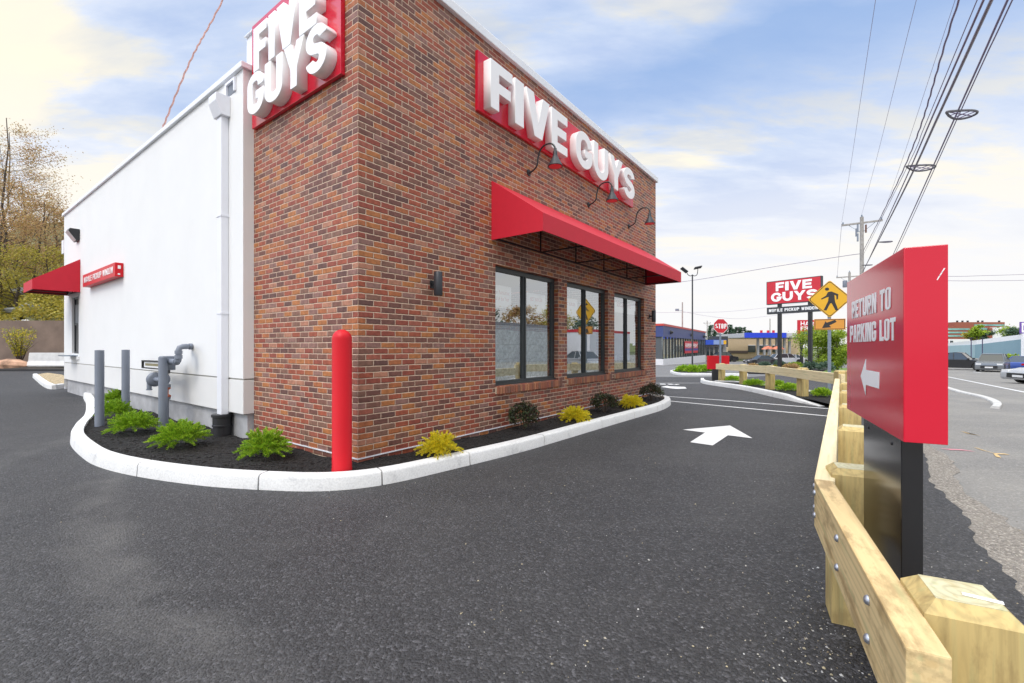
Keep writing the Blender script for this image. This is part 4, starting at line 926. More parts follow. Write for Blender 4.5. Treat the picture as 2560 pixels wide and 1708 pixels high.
for i, (px, py, wd, lb) in enumerate(((663, 1152, .30, 'bright green feathery juniper in front of the side brick wall, left of the red bollard'), (450, 1122, .36, 'largest bright green juniper, in front of the black drain boot'),
        (332, 1086, .33, 'bright green juniper between the front grey bollards, right of the kerb bend'), (287, 1047, .30, 'bright green juniper right behind the leftmost grey bollard'), (292, 1012, .30, 'bright green juniper deepest in the bed, under the rear grey bollard'))):
    p = gpt(px, py, .12); p.y += wd*.35; p.x *= (p.y)/(p.y-wd*.35)
    shrub('juniper', lb, 'shrub', (p.x, p.y, .115), juniper(20+i, wd, .31, 150, 170, .030, .0042, .2, .042), LJUN, None, GJ)
for i, (px, py, wd, lb) in enumerate(((1101, 1143, .24, 'golden yellow shrub nearest the brick corner, beside the kerb joint'), (1437, 1056, .25, 'golden yellow shrub between the two larger dark shrubs'), (1577, 1020, .26, 'golden yellow shrub between the second and the farthest dark shrub'))):
    p = gpt(px, py, .12); p.y += wd*.35; p.x *= (p.y)/(p.y-wd*.35)
    shrub('golden_shrub', lb, 'shrub', (p.x, p.y, .115), juniper(40+i, wd*1.22, .25, 150, 130, .026, .0045, .45, .042), LGOLD, None, 'golden shrubs along the front wall')
for i, (px, py, wd, h, lb) in enumerate(((1310, 1079, .27, .44, 'dark red green round shrub nearest the camera, below the first window'), (1514, 1035, .27, .42, 'dark purple round shrub below the second window'), (1631, 1003, .28, .42, 'dark purple round shrub at the far end of the front wall'))):
    p = gpt(px, py, .12); p.y += .1
    shrub('barberry', lb, 'shrub', (p.x, p.y, .115), globe(60+i, wd, h, 2200, .034, .022), LDARK, stems(i, wd*.8, h*.8, 16), 'dark round shrubs along the front wall')
# far island junipers
for i, (x, y, wd) in enumerate(((830, 1190, .55), (1015, 1232, .58), (1232, 1245, .34), (1330, 1275, .5), (1618, 1330, .33))):
    p = gpt(1600+x/3.564, 620+y/3.564, .1); lb = ('low spreading green juniper at the far end of the fenced island', 'low green juniper between the second and third island posts', 'small upright green juniper right behind the middle island post', 'wide green juniper between the third and fourth island posts', 'small green juniper beside the big end post of the island fence')[i]
    shrub('juniper', lb, 'shrub', p, juniper(80+i, wd*.72, .20, 150, 20, .06, .014), LJUN, None, 'junipers under the island fence')
for i, (x, y, wd) in enumerate(((395, 1108, .8), (465, 1112, .7), (560, 1105, 1.0), (615, 1108, .7))):
    p = gpt(1600+x/3.564, 620+y/3.564, .1); shrub('juniper', ('leftmost green juniper on the lamp post island', 'green juniper right in front of the lamp post foot', 'wide green juniper just right of the lamp post', 'green juniper beside the small red sign on the lamp island')[i], 'shrub', p, juniper(90+i, wd*.8, .42, 150, 20, .11, .03), LJUN, None, 'junipers on the lamp post island')
SB = [(1010, 1078, .55, .5, LRUSS, 'russet'), (1110, 1085, .5, .75, LPINE, 'blue green'), (1245, 1090, .55, .85, LPINE, 'blue green'), (1205, 1092, .45, .4, LYEL, 'yellow green'), (1345, 1098, .6, .6, LRUSS, 'russet'), (1385, 1095, .6, .75, LGREEN, 'green'), (1525, 1105, .55, .85, LPINE, 'blue green'), (1657, 1112, .6, .8, LPINE, 'blue green')]
SL = ['small russet shrub behind the far guard rail, leftmost of its row', 'blue green round shrub left of the tall sign\'s left pole', 'blue green round shrub at the foot of the tall sign\'s left pole', 'low yellow green shrub touching the tall sign\'s left pole', 'russet round shrub midway between the two poles of the tall sign', 'green round shrub behind the russet one between the tall sign\'s poles', 'blue green round shrub at the foot of the tall sign\'s right pole', 'blue green round shrub left of the walking sign\'s pole']
for i, (x, y, wd, h, m, c) in enumerate(SB):
    p = gpt(1600+x/3.564, 620+y/3.564, .06); shrub('round_shrub', SL[i], 'shrub', p, globe(100+i, wd, h, 900, .13, .08), m, None, 'round shrubs around the tall sign')

def tree(seed, h, cr, nleaf, ls, lm, name, label, cat, loc, group, trunk_r=.14, ch=.35, thin=False, lobes=16, bark=BARK, twigs=60):
    rn_ = random.Random(seed); t = thing(name, label, cat, loc, rn_.uniform(0, 6), group)
    tr = MB(); lean = Vector((rn_.uniform(-.06, .06)*h, rn_.uniform(-.06, .06)*h, 0)); P = [Vector((0, 0, -.3))+lean*(k/6)**1.3+Vector((rn_.uniform(-.02, .02)*h, rn_.uniform(-.02, .02)*h, h*.95*k/6)) for k in range(7)]
    P[0] = Vector((0, 0, -.3)); tr.tube(P, [trunk_r*(1-k/7.5) for k in range(7)], 8)
    ends = []
    for i in range(lobes):
        q = rn_.uniform(ch, .97); b = P[int(q*6)].lerp(P[min(6, int(q*6)+1)], q*6 % 1); a = rn_.uniform(0, 6.28); L_ = cr*rn_.uniform(.55, 1.05)*(1.15-abs(q-.55)*1.2)
        e = b+Vector((math.cos(a)*L_, math.sin(a)*L_, L_*rn_.uniform(.15, .75))); m = b.lerp(e, .5)+Vector((0, 0, -.06*L_)); tr.tube([b, m, e], [trunk_r*.32*(1.1-q), trunk_r*.2*(1.1-q)+.006, .006], 5, cap=False)
        for k in range(4):
            f = m.lerp(e, rn_.uniform(0, 1)); e2 = f+Vector((rn_.uniform(-1, 1), rn_.uniform(-1, 1), rn_.uniform(-.2, .9)))*L_*.42; tr.tube([f, e2], [.012, .004], 4, cap=False); ends.append((e2, L_*.30))
            ends.append((f.lerp(e2, .5), L_*.25))
        ends.append((e, L_*.3))
    tr.build('trunk', bark, t, smooth=True)
    lf = MB()
    for i in range(nleaf):
        c, s = rn_.choice(ends); p = c+Vector((rn_.gauss(0, .55), rn_.gauss(0, .55), rn_.gauss(0, .45)))*s; u = Vector((rn_.uniform(-1, 1), rn_.uniform(-1, 1), rn_.uniform(-.6, .8)))
        blade(lf, p, u, ls*rn_.uniform(.6, 1.3), ls*.62, Vector((rn_.uniform(-1, 1), rn_.uniform(-1, 1), rn_.uniform(-1, 1))))
    lf.build('crown', lm, t, clean=False); return t
# ---------------- left background: berm, wall, hillside and wood
def ground_at(px, d): x = (px-1280)/FP*d; return Vector((x, d, g(x, d)))
DK = mat('dark_kerb', (.03, .03, .032), .8)
o = MB().box((-60, 25.9, -.3), (-12, 26.1, g(-28, 26)+.12)).build('kerb', DK); o['kind'] = 'structure'
sheet('planting_berm', [[(-62, 26.1), (-12, 26.1), (-12, 30.1), (-62, 30.1)]], 0, mulch_mat('brown_mulch', (.015, .011, .009), (.04, .03, .022)), step=1.0, hf=lambda x, y: g(x, y)+.1+.2*min(1, (y-26.1)/2)+.04*math.sin(x*2+y))
rw = MB(); rw.box((-62, 30, -.5), (-10, 30.4, 3.15)); o = rw.build('retaining_wall', mat('brown_concrete', (.20, .145, .115), .9, bump=(8, .5), var=(.9, .25))); tag(o, 'long stained brown concrete retaining wall below the wooded slope', 'wall')
def hz_(x, y): return 3.0+(y-30.4)*.42+.5*math.sin(x*.7)*math.sin(y*.5)+.25*math.sin(x*2.3+y*1.7)
def hill_sheet(name, x0, x1, y0, y1, st, f, m):
    nx, ny = int((x1-x0)/st)+1, int((y1-y0)/st)+1; mb = MB()
    for j in range(ny):
        for i in range(nx): x, y = x0+i*st, y0+j*st; mb.v.append((x, y, f(x, y)))
    for j in range(ny-1):
        for i in range(nx-1): k = j*nx+i; mb.f.append((k, k+1, k+nx+1, k+nx))
    o = mb.build(name, m, smooth=True, clean=False); o['kind'] = 'structure'; return o
hill_sheet('hillside', -75, -12, 30.4, 75, .9, lambda x, y: min(hz_(x, y), 3+(45)*.42), mat('hill_soil', (.13, .13, .06), .95, bump=(4, 1), var=(1.2, .6)))
ug = MB(); rr2 = random.Random(8)
for k in range(15000):
    y = 30.3+abs(rr2.gauss(0, 5.5)); x = -y*rr2.uniform(.93, 1.22); z = hz_(x, y)+rr2.uniform(0, 1)**1.5*(1.1+.8*math.sin(x*1.3+y)); 
    if y < 30.9: z -= rr2.uniform(0, .6)
    blade(ug, Vector((x, y, z)), Vector((rr2.uniform(-1, 1), rr2.uniform(-1, 1), rr2.uniform(-.3, 1))), rr2.uniform(.10, .26), .11)
u_ = ug.build('undergrowth', LYEL, clean=False); u_['kind'] = 'stuff'
for k in range(9):
    x, y = -rr2.uniform(31, 40), rr2.uniform(31.5, 37); o = MB().lathe([(0, -.6), (.7, -.5), (.9, 0), (.6, .45), (.2, .6), (0, .62)], 9).build('boulder', mat('grey_rock', (.30, .31, .31), .9, bump=(3, 1), var=(2, .3)), smooth=False)
    o.location = (x, y, hz_(x, y)+.2); o.scale = (rr2.uniform(.5, 1.2), .7, rr2.uniform(.4, .8)); o.rotation_euler = (rr2.uniform(-.4, .4), 0, rr2.uniform(0, 3)); tag(o, 'grey boulder lying on the wooded slope above the brown wall', 'rock', 'boulders on the wooded slope')
TL = [(25, 36, 15.0, 3.6, LRUSS, 'tallest russet tree at the left edge of the photo'), (-30, 38, 12, 3.4, LRUSS, 'sparse russet tree at the very edge of the photo'), (68, 42, 9.6, 2.8, LRUSS, 'russet leafed tree right of the tallest one'), (108, 40, 7.2, 2.4, LRUSS, 'russet tree rising behind the red pickup awning'), (45, 33, 4.6, 2.4, LYEL, 'yellow green tree low on the slope above the brown wall'),
      (140, 46, 6.8, 2.2, LRUSS, 'thin russet tree nearest the white wall end'), (0, 33.5, 7.5, 2.6, LRUSS, 'low russet tree at the foot of the slope, left edge'), (125, 34, 5.0, 2.2, LYEL, 'small yellow green tree under the pickup awning'), (85, 37, 8.5, 3.0, LRUSS, 'russet tree in the middle of the slope, above the awning tip'), (10, 46, 15, 3.6, LRUSS, 'high russet tree behind the tallest one')]
for i, (px, d, h, cr, m, lb) in enumerate(TL):
    p = at(px, 0, d); p.z = hz_(p.x, p.y)-.1
    tree(200+i, h, cr, (5200 if m is LRUSS else 3000), .13, m, 'spring_tree', lb, 'tree', p, 'trees on the slope at the left', .13, .18, lobes=24)
jb = thing('concrete_barrier', 'white concrete traffic barrier on the mulch below the brown retaining wall', 'barrier', at(76, 0, 27.6)*1.0, 0); jb.location = ((76-1280)/FP*27.6, 27.6, g(-29, 27.6)+.25)
MB().prism([(-.3, 0), (.3, 0), (.3, .08), (.14, .33), (.08, .82), (-.08, .82), (-.14, .33), (-.3, .08)], 0, 3.0, 0).build('barrier_body', mat('pale_concrete', (.62, .62, .62), .85, bump=(20, .3), var=(3, .12)), jb, bevel=.02)
rk = MB(); rk.lathe([(0, -.2), (.75, -.15), (.85, .1), (.7, .32), (.3, .45), (0, .46)], 11); o = rk.build('boulder', mat('orange_rock', (.50, .30, .20), .9, bump=(3, 1), var=(1.4, .75))); o.location = ((32-1280)/FP*27.2, 27.2, g(-29, 27)+.25); o.scale = (.95, .6, .95); o.rotation_euler = (0, .1, .4); tag(o, 'big pale and orange boulder on the mulch beside the yellow bush', 'rock')
fo = MB(); random.seed(77)
for k in range(26):
    a = random.uniform(0, 6.28); q = random.uniform(.2, 1); P = [Vector((0, 0, 0)), Vector((math.cos(a)*q*.35, math.sin(a)*q*.35, 1.0)), Vector((math.cos(a)*q*.85, math.sin(a)*q*.85, random.uniform(1.5, 2.4)))]
    fo.tube(P, [.02, .012, .004], 4, cap=False)
ft = thing('forsythia', 'yellow flowering bush on the mulch in front of the brown retaining wall', 'bush', ((48-1280)/FP*27.9, 27.9, g(-30, 28)+.2)); fo.build('stems', BARK, ft)
lf = MB()
for k in range(1900):
    a = random.uniform(0, 6.28); t_ = random.uniform(.25, 1); q = random.uniform(.1, 1); p = Vector((math.cos(a)*q*.9*t_, math.sin(a)*q*.9*t_, .15+2.3*t_*random.uniform(.85, 1)))
    blade(lf, p, Vector((random.uniform(-1, 1), random.uniform(-1, 1), random.uniform(-.5, 1))), .10, .05)
lf.build('foliage', leaf_mat('forsythia_leaf', [(.45, .40, .03), (.75, .58, .02), (.22, .26, .04), (.35, .36, .05)]), ft, clean=False)

# ================================================================== MIDDLE DISTANCE
# lamp post with two heads
p = gpt(1731, 929, .0); d = p.y; m_px = d/FP
lp = thing('lamp_post', 'tall dark lamp post with two floodlight heads on a kerbed island', 'street lamp', p)
H_ = (929-690)*m_px+.1
MB().lathe([(0, 0), (.16, 0), (.16, .12), (.13, .2), (.06, .28), (.06, .3), (.05, H_), (0, H_)], 16).build('pole', DARK, lp, smooth=True)
MB().lathe([(0, -.1), (.3, -.1), (.3, .25), (0, .26)], 20).build('footing', CONC, lp, smooth=True)
for sx, zx in ((-1, -.1), (1, .15)):
    P = catmull([(0, 0, H_-.05), (sx*.18, 0, H_-.10), (sx*.36, 0, H_+.02), (sx*.42, 0, H_+.30+zx)], 5); MB().tube(P, .028, 8).build('arm', DARK, lp, smooth=True)
    hd = MB(); hd.box((-.28, -.16, -.035), (.28, .16, .035)); ho = hd.build('lamp_head', DARK, lp, bevel=.01); ho.location = (sx*(.42 if sx > 0 else .62), 0, H_+.34+zx+(.10 if sx < 0 else .04)); ho.rotation_euler = (R(-20), R(-12 if sx > 0 else 38), 0)
# small red sign seen from the back, on the island
p = gpt(1788.5, 951, .05); k = p.y/FP
bs = thing('directional_sign', 'plain red box sign on a short black post beyond the far guard rail', 'sign', p, R(4))
MB().box((-.15, -.05, 0), (.15, .05, (951-923)*k+.01)).build('sign_post', BLK, bs); MB().box((-20.5*k, -.07, (951-923)*k), (34.2*k, .07, (951-889.5)*k)).build('sign_box', REDP, bs, bevel=.008)
# stop sign
p0 = at(1801.7, 815.3, 19.6); zg = g(p0.x, p0.y)+.05
sg = thing('stop_sign', 'red octagonal stop sign on a steel post at the end of the far guard rail', 'sign', (p0.x, p0.y, zg), R(3))
def octo(r): return [(r/math.cos(R(22.5))*math.cos(R(22.5+45*i)), r/math.cos(R(22.5))*math.sin(R(22.5+45*i))) for i in range(8)]
hs = p0.z-zg
MB().box((-.035, .012, -.3), (.035, .05, hs+.28)).build('post', GALV, sg)
MB().prism([(x, z+hs) for x, z in octo(.31)], -.002, .004, 1).build('sign_plate', LETW, sg); 
MB().prism([(x, z+hs) for x, z in octo(.293)], -.0045, -.0025, 1).build('sign_face', SIGNRED, sg)
text('STOP', frame((-.235, -.0047, hs-.11), (1, 0, 0)), .21, .49, .21, .16, .30, .003, LETW, sg, single=True, name='lettering')
# pedestrian crossing sign
p0 = at(2074.2, 747.7, 13.1); zg = g(p0.x, p0.y); hs = p0.z-zg
ps = thing('crossing_sign', 'yellow diamond sign with a walking figure above an orange arrow plate', 'sign', (p0.x, p0.y, zg), R(-20))
def sq(r, c=.06):
    out = []
    for i in range(4):
        a = 90*i; cx, cy = (r-c*1.414)*math.cos(R(a)), (r-c*1.414)*math.sin(R(a)); out += [(cx+c*math.cos(R(t)), cy+c*math.sin(R(t))) for t in range(a-45, a+46, 15)]
    return out
MB().box((-.04, .012, -.3), (.04, .05, hs+.35)).build('post', GALV, ps)
MB().prism([(x, z+hs) for x, z in sq(.545)], -.002, .005, 1).build('sign_plate', YEL, ps)
FR = lambda z, y=-.0022: frame((0, y, z), (1, 0, 0))
polyplate([sq(.522), sq(.498)], FR(hs), .001, SIGNB, ps, 'border')
man = [(-.055, .20), (.03, .215), (.10, .18), (.20, .13), (.19, -.02), (.155, -.02), (.15, .09), (.105, .115), (.115, -.02), (.12, -.08), (.20, -.33), (.13, -.33), (.035, -.12), (.0, -.13), (-.09, -.33), (-.16, -.32), (-.05, -.06), (-.035, .06), (-.075, .05), (-.21, -.01), (-.225, .015), (-.10, .10)]
polyplate([[(x+.01, y) for x, y in man]], FR(hs), .0012, SIGNB, ps, 'walking_figure')
polyplate([arc(-.065, .285, .052, .046, 0, 342, 19)], FR(hs), .0012, SIGNB, ps, 'figure_head')
zc_ = hs-.727
MB().box((-.385, -.002, zc_-.16), (.385, .004, zc_+.155)).build('arrow_plate', YELO, ps, bevel=.0015)
polyplate([[(-.37, -.145), (.37, -.145), (.37, .14), (-.37, .14)], [(-.354, -.129), (.354, -.129), (.354, .124), (-.354, .124)]], FR(zc_), .001, SIGNB, ps, 'border')
polyplate([[(-.19, -.11), (-.10, .09), (-.075, .045), (.13, .125), (.17, .065), (-.01, -.035), (.04, -.09)]], FR(zc_), .0012, SIGNB, ps, 'arrow')
# tall twin pole sign
dL, dR = 38.0, 34.6
A_ = at(1918.7, 759.5, dL); B_ = at(2053.7, 754, dR); dirv2 = Vector((B_.x-A_.x, B_.y-A_.y, 0)); W_ = dirv2.length; A_.z = (A_.z+B_.z)/2
zg = g(A_.x, A_.y); tp = thing('pylon_sign', 'tall red sign with white letters above a black strip on two black poles', 'sign', (A_.x, A_.y, zg), math.atan2(dirv2.y, dirv2.x))
z0 = A_.z-zg; Hh = 1.85
MB().box((-.03, -.1, z0-.03), (W_+.03, .2, z0+Hh+.03)).build('sign_cabinet', DARK, tp); MB().box((.02, -.108, z0+.02), (W_-.02, -.1005, z0+Hh-.02)).build('sign_face', SIGNRED, tp)
kx = W_/4.5
text('FIVE', frame((.82*kx, -.1085, z0+1.02), (1, 0, 0)), .70, 3.0*kx, .30, .24, .10, .02, LETW, tp, [.72, .3, .95, .75], single=True, name='lettering')
text('GUYS', frame((.40*kx, -.1085, z0+.17), (1, 0, 0)), .74, 3.85*kx, .30, .24, .07, .02, LETW, tp, [.9, .85, .95, .82], single=True, name='lettering')
z1 = z0-.82; MB().box((0, -.1, z1), (W_, .2, z1+.55)).build('strip_cabinet', mat('charcoal_panel', (.035, .038, .045), .5), tp)
text('MOBILE PICKUP WINDOW', frame((.18, -.1005, z1+.17), (1, 0, 0)),   .24, W_-.36, .22, .20, .26, .01, LETW, tp, single=True, name='lettering')
for px in (1948.5, 2025):
    q = (px-1280)/FP; tt = (A_.x-q*A_.y)/(q*dirv2.y/W_-dirv2.x/W_); MB().box((tt-.13, -.06, -.4), (tt+.13, .15, z0+.1)).build('pole', BLK, tp)
# bushy young tree right of the sign
for i, (px, d, h, cr, lb, m) in enumerate(((2048, 41, 4.0, 1.7, 'bright green multi stemmed young tree behind the tall sign\'s right pole', LGREEN), (2096, 40, 3.7, 1.25, 'bright green young tree beside the walking sign\'s pole', LGREEN))):
    p = ground_at(px, d); tree(300+i, h, cr*1.1, 11000, .15, m, 'young_tree', lb, 'tree', p, 'bright green young trees by the road', .07, .10, lobes=26)
# ---- blue fronted store
c0 = gpt(1658, 913.5); c1 = gpt(1764, 905.2); dv = Vector((c1.x-c0.x, c1.y-c0.y, 0)); Ls = dv.length
st0 = thing('store_building', 'low shop with dark blue fascia, red roof edge and tall black framed windows', 'building', c0, math.atan2(dv.y, dv.x))
zt_ = at(0, 811.4, c0.y).z-c0.z; zb2 = at(0, 842, c0.y).z-c0.z; zw = at(0, 898, c0.y).z-c0.z
NB = mat('navy_panel', (.045, .065, .20), .5, var=(1, .1)); MB().box((0, 0, zb2), (Ls, 14, zt_-.15)).build('fascia', NB, st0); MB().box((-.08, -.08, zt_-.148), (Ls+.08, 14, zt_+.12)).build('roof_edge', mat('red_edge', (.55, .06, .05), .5), st0)
MB().box((0, 0, -1.5), (Ls, 14, zw)).build('base_wall', mat('white_brick', (.72, .72, .74), .8, bump=(10, .3)), st0)
MB().box((.1, .12, zw), (Ls-.1, .16, zb2-.001)).build('glazing', mat('store_glass', (.62, .70, .70), .05, spec=1, metal=.75), st0); MB().box((.15, .165, zw), (Ls-.15, 13.9, zb2-.001)).build('inner_mass', mat('inside_grey', (.1, .11, .12), .9), st0)
for i in range(19):
    x = Ls*i/18; w2 = .11 if i % 4 else .24; MB().box((max(0, x-w2/2), .0, zw+.001), (min(Ls, x+w2/2), .11, zb2-.001)).build('mullion', BLK, st0)
for f in (.12, .55, .92):
    MB().lathe([(0, 0), (.30, 0), (.12, .35), (0, .36)], 12, Matrix.Translation((Ls*f, -.002, zt_*.83)) @ Matrix.Rotation(R(90), 4, 'X')).build('fascia_lamp', BLK, st0)
bn = MB().box((Ls*.40, -.06, zw+.55), (Ls*.74, -.03, zb2-.4)).build('banner', SIGNRED, st0); MB().box((Ls*.40, -.065, zw+.95), (Ls*.74, -.061, zw+1.3)).build('banner_strip', mat('banner_blue', (.05, .06, .30), .5), bn)
text('HARBOR FREIGHT', frame((Ls*.41, -.062, zw+1.45), (1, 0, 0)), .62, Ls*.32, .22, .18, .12, .01, LETW, bn, single=True, name='lettering')
# ---- HARBOR FREIGHT roadside sign
p0 = at(1996, 842.5, 70); zg = g(p0.x, 70); hf = thing('road_sign', 'red roadside sign with white lettering half hidden behind the bright green tree', 'sign', (p0.x, 70, zg), R(2))
h0 = p0.z-zg; MB().box((0, 0, h0), (5.0, .3, h0+2.6)).build('sign_face', SIGNRED, hf); MB().box((.4, .05, -1), (.8, .25, h0)).build('pole', BLK, hf)
text('HARBOR', frame((.35, -.002, h0+1.75), (1, 0, 0)), .62, 4.2, .24, .2, .14, .01, LETW, hf, single=True, name='lettering'); text('FREIGHT', frame((.35, -.002, h0+.98), (1, 0, 0)), .62, 4.2, .24, .2, .14, .01, LETW, hf, single=True, name='lettering')
MB().box((.35, -.02, h0+.2), (4.6, -.002, h0+.8)).build('blue_strip', mat('banner_blue', (.05, .06, .30), .5), hf)
# ---- far shops and filling station
def blk(x0, x1, y0, y1, d, m, name, par=None, dd=6, o=None):
    a, b = at(x0, y1, d), at(x1, y0, d); org = o or Vector((0, 0, 0)); return MB().box((a.x-org.x, d-org.y, a.z-org.z), (b.x-org.x, d+dd-org.y, b.z-org.z)).build(name, m, par)
o1 = ground_at(1820, 106); bb = thing('shop_building', 'long beige shop with a red roof line and dark windows across the road', 'building', o1)
BEI = mat('beige_wall', (.56, .43, .28), .8); blk(1820, 2000, 844, 897, 106, BEI, 'wall', bb, 8, o1); blk(1819, 2001, 842.8, 845.2, 105.8, mat('red_edge', (.55, .06, .05), .5), 'roof_edge', bb, 8.4, o1); blk(1820, 1870, 877, 884, 105.9, mat('brown_band', (.12, .09, .08), .8), 'base_band', bb, .09, o1)
for x0, x1 in ((1871, 1889), (1893, 1908), (1912, 1926), (1932, 1946)): wn = blk(x0, x1, 864, 881, 105.8, CARGL, 'window', bb, .19, o1); blk(x0, x1, 862.5, 863.9, 105.75, TRIMW, 'frame', wn, .2, o1)
o1 = ground_at(1790, 92); kb_ = thing('kiosk_building', 'small grey shop with a blue and yellow canopy left of the beige shop', 'building', o1)
blk(1764, 1816, 862, 893, 92, mat('grey_wall', (.32, .31, .30), .8), 'wall', kb_, 5, o1); cn = blk(1763, 1816, 850, 862, 91, mat('canopy_blue', (.03, .09, .52), .4), 'canopy', kb_, 5, o1); blk(1784, 1815, 850.5, 861.5, 90.95, mat('canopy_pale', (.25, .35, .62), .4), 'canopy_panel', cn, .04, o1); blk(1809, 1815.8, 851, 861, 90.9, YEL, 'canopy_end', cn, .04, o1)
blk(1792, 1820, 841, 868, 94, mat('dark_wall', (.05, .055, .06), .8), 'parapet', kb_, 4, o1)
for x0 in (1766, 1776, 1788, 1800): blk(x0, x0+7, 868, 889, 91.9, CARGL, 'window', kb_, .09, o1)
o1 = ground_at(1900, 90); gs = thing('filling_station', 'filling station with a flat bright blue canopy on grey columns', 'building', o1)
GB = mat('station_blue', (.02, .06, .60), .4); cn = blk(1864, 1966, 832, 844.5, 90, GB, 'canopy', gs, .5, o1); a_ = at(1966, 844.5, 90); b_ = at(1999, 845, 104); 
MB().add([(x-o1.x, y-o1.y, z-o1.z) for x, y, z in [(a_.x-.01, 90, a_.z), (b_.x, 104, a_.z), (b_.x, 104, a_.z+.95), (a_.x-.01, 90, a_.z+.95)]], [(0, 1, 2, 3)]).build('canopy_side', mat('canopy_pale', (.25, .35, .62), .4), cn)
q0 = at(1864, 844, 90); MB().box((q0.x-o1.x+.05, .5, q0.z-o1.z+.02), (b_.x-o1.x-1.3, 13, q0.z-o1.z+.9)).build('canopy_roof', mat('soffit', (.5, .5, .5), .7), gs)
for px in (1896, 1912, 1926, 1943, 1962, 1975): blk(px-2.2, px+2.2, 844.6, 888, 92, mat('column_grey', (.36, .37, .38), .6), 'column', gs, .4, o1)
for px in (1904.5, 1921.5, 1935): blk(px-2, px+2, 826, 832, 91, SIGNRED, 'roof_vent', gs, .4, o1)
for i, px in enumerate((1920, 1945)):
    p = ground_at(px, 86); u = thing('parasol', ('rainbow striped parasol under the blue canopy, left one', 'rainbow striped parasol under the blue canopy, right one')[i], 'parasol', p, 0, 'rainbow parasols at the filling station'); hz2 = at(0, 866, 86).z-p.z
    MB().lathe([(0, hz2-.3), (1.15, hz2-.55), (.6, hz2-.1), (0, hz2+.1)], 12).build('canopy', mat('rainbow', (.5, .15, .08) if i == 0 else (.04, .10, .45), .6, var=(1.5, .9)), u); MB().tube([(0, 0, 0), (0, 0, hz2)], .04, 6).build('pole', TRIMW, u)
GL = mat('lawn', (.12, .20, .035), .9); o = sheet('verge', [[(p.x, p.y) for p in (gpt(1780, 903.8), gpt(2000, 903.8), gpt(2000, 897), gpt(1780, 897))]], .05, mat('dry_grass', (.22, .24, .10), .9, bump=(4, .5), var=(.6, .3)))
# ---- conifers at the horizon
def pine(seed, h, label, loc):
    rn_ = random.Random(seed); t = thing('pine_tree', label, 'tree', loc, 0, 'pines on the horizon'); MB().tube([(0, 0, 0), (0, 0, h)], [.3, .05], 6).build('trunk', BARK, t); lf = MB()
    for i in range(620):
        z = rn_.uniform(.25, 1)*h; rr = (1.05-z/h)*h*.34*rn_.uniform(.2, 1); a = rn_.choice(range(9))*.7+rn_.gauss(0, .2)+int(z)*.5; blade(lf, Vector((math.cos(a)*rr, math.sin(a)*rr, z-rr*.1)), Vector((math.cos(a), math.sin(a), rn_.uniform(-.2, .3))), h*.10, h*.045)
    lf.build('crown', LPINE, t, clean=False)
PN = ['left of the stop sign, tallest on the left', 'just behind the stop sign plate, left side', 'just right of the stop sign plate', 'second right of the stop sign', 'above the beige shop roof', 'next above the beige shop, taller', 'small one at the blue canopy edge']
for i, (px, py) in enumerate(((1780, 813), (1794, 820), (1822, 812), (1831, 822), (1845, 818), (1857, 819), (1873, 827))):
    p = ground_at(px, 165); pine(400+i, at(0, py, 165).z-p.z, 'dark pine on the horizon '+PN[i], p)

# ---- utility poles and cables
def upole(px_or_xy, h, arm_z, label, r0=.17, arm=1.25, tf=False, zt=0):
    x, y = px_or_xy; t = thing('utility_pole', label, 'utility pole', (x, y, g(x, y)), RZ, 'wooden utility poles'); z0 = g(x, y)
    MB().tube([(0, 0, -.5), (0, 0, h-z0)], [r0, r0*.72], 12).build('pole', POLEW, t, smooth=True)
    if arm: MB().box((-.06, -arm, arm_z-z0-.06), (.06, arm, arm_z-z0+.06)).build('crossarm', POLEW, t)
    if arm:
        b = MB()
        for s in (-1, 1): b.tube([(0.07, 0, arm_z-z0-.75), (.07, s*.8, arm_z-z0-.06)], .018, 5)
        for ii, s in enumerate((-1, 1)): MB().tube([(.07, 0, arm_z-z0-.75), (.07, s*.8, arm_z-z0-.06)], .018, 5).build('brace', GALV, t)
        for s in (-arm+.08, arm-.08): MB().lathe([(0, 0), (.05, 0), (.07, .05), (.03, .1), (.06, .14), (0, .22)], 8, Matrix.Translation((0, s, arm_z-z0+.06))).build('insulator', GALV, t)
        MB().lathe([(0, 0), (.05, 0), (.07, .05), (.03, .1), (.06, .14), (0, .22)], 8, Matrix.Translation((0, 0, h-z0))).build('insulator', GALV, t)
    if tf: MB().lathe([(0, 0), (.22, 0), (.24, .04), (.24, .7), (.22, .78), (0, .82)], 14, Matrix.Translation((0, .42, arm_z-z0-tf))).build('transformer', GREYP, t, smooth=True)
    return t
u1 = upole((26.9, 35), 11.4, 10.95, 'nearest wooden utility pole with crossarm, rising behind the big red sign')
for k, (dy, z) in enumerate(((.25, 10.3), (.34, 10.0), (.25, 9.6), (-.25, 10.2))):
    MB().box((-.07, dy-.06, z+.6), (.07, dy+.06, z+1.2)).build('cutout', mat('rust_brown', (.14, .07, .05), .6) if dy < 0 else GREYP, u1)
upole((39.3, 53), 10.1, 9.6, 'second wooden utility pole with a transformer, behind the walking sign', tf=1.2)
pq = ground_at(2142, 88); upole((pq.x, pq.y), at(0, 735, 88).z, at(0, 742, 88).z, 'third and farthest roadside utility pole with a transformer, right of the walking sign', tf=1.3, arm=1.1)
p = ground_at(1706, 75); o = upole((p.x, p.y), at(0, 756, 75).z, 0, 'bare pole with a floodlight behind the blue fronted shop', .13, 0)
zz2 = at(0, 777, 75).z-p.z; MB().box((-.05, .0, zz2-.03), (.05, .7, zz2+.03)).build('arm', GALV, o); MB().box((-.2, .6, zz2), (.2, 1.1, zz2+.35)).build('floodlight', GALV, o)
p = ground_at(1768, 120); upole((p.x, p.y), at(0, 803, 120).z, at(0, 808, 120).z, 'thin distant utility pole left of the stop sign', .14, .9)
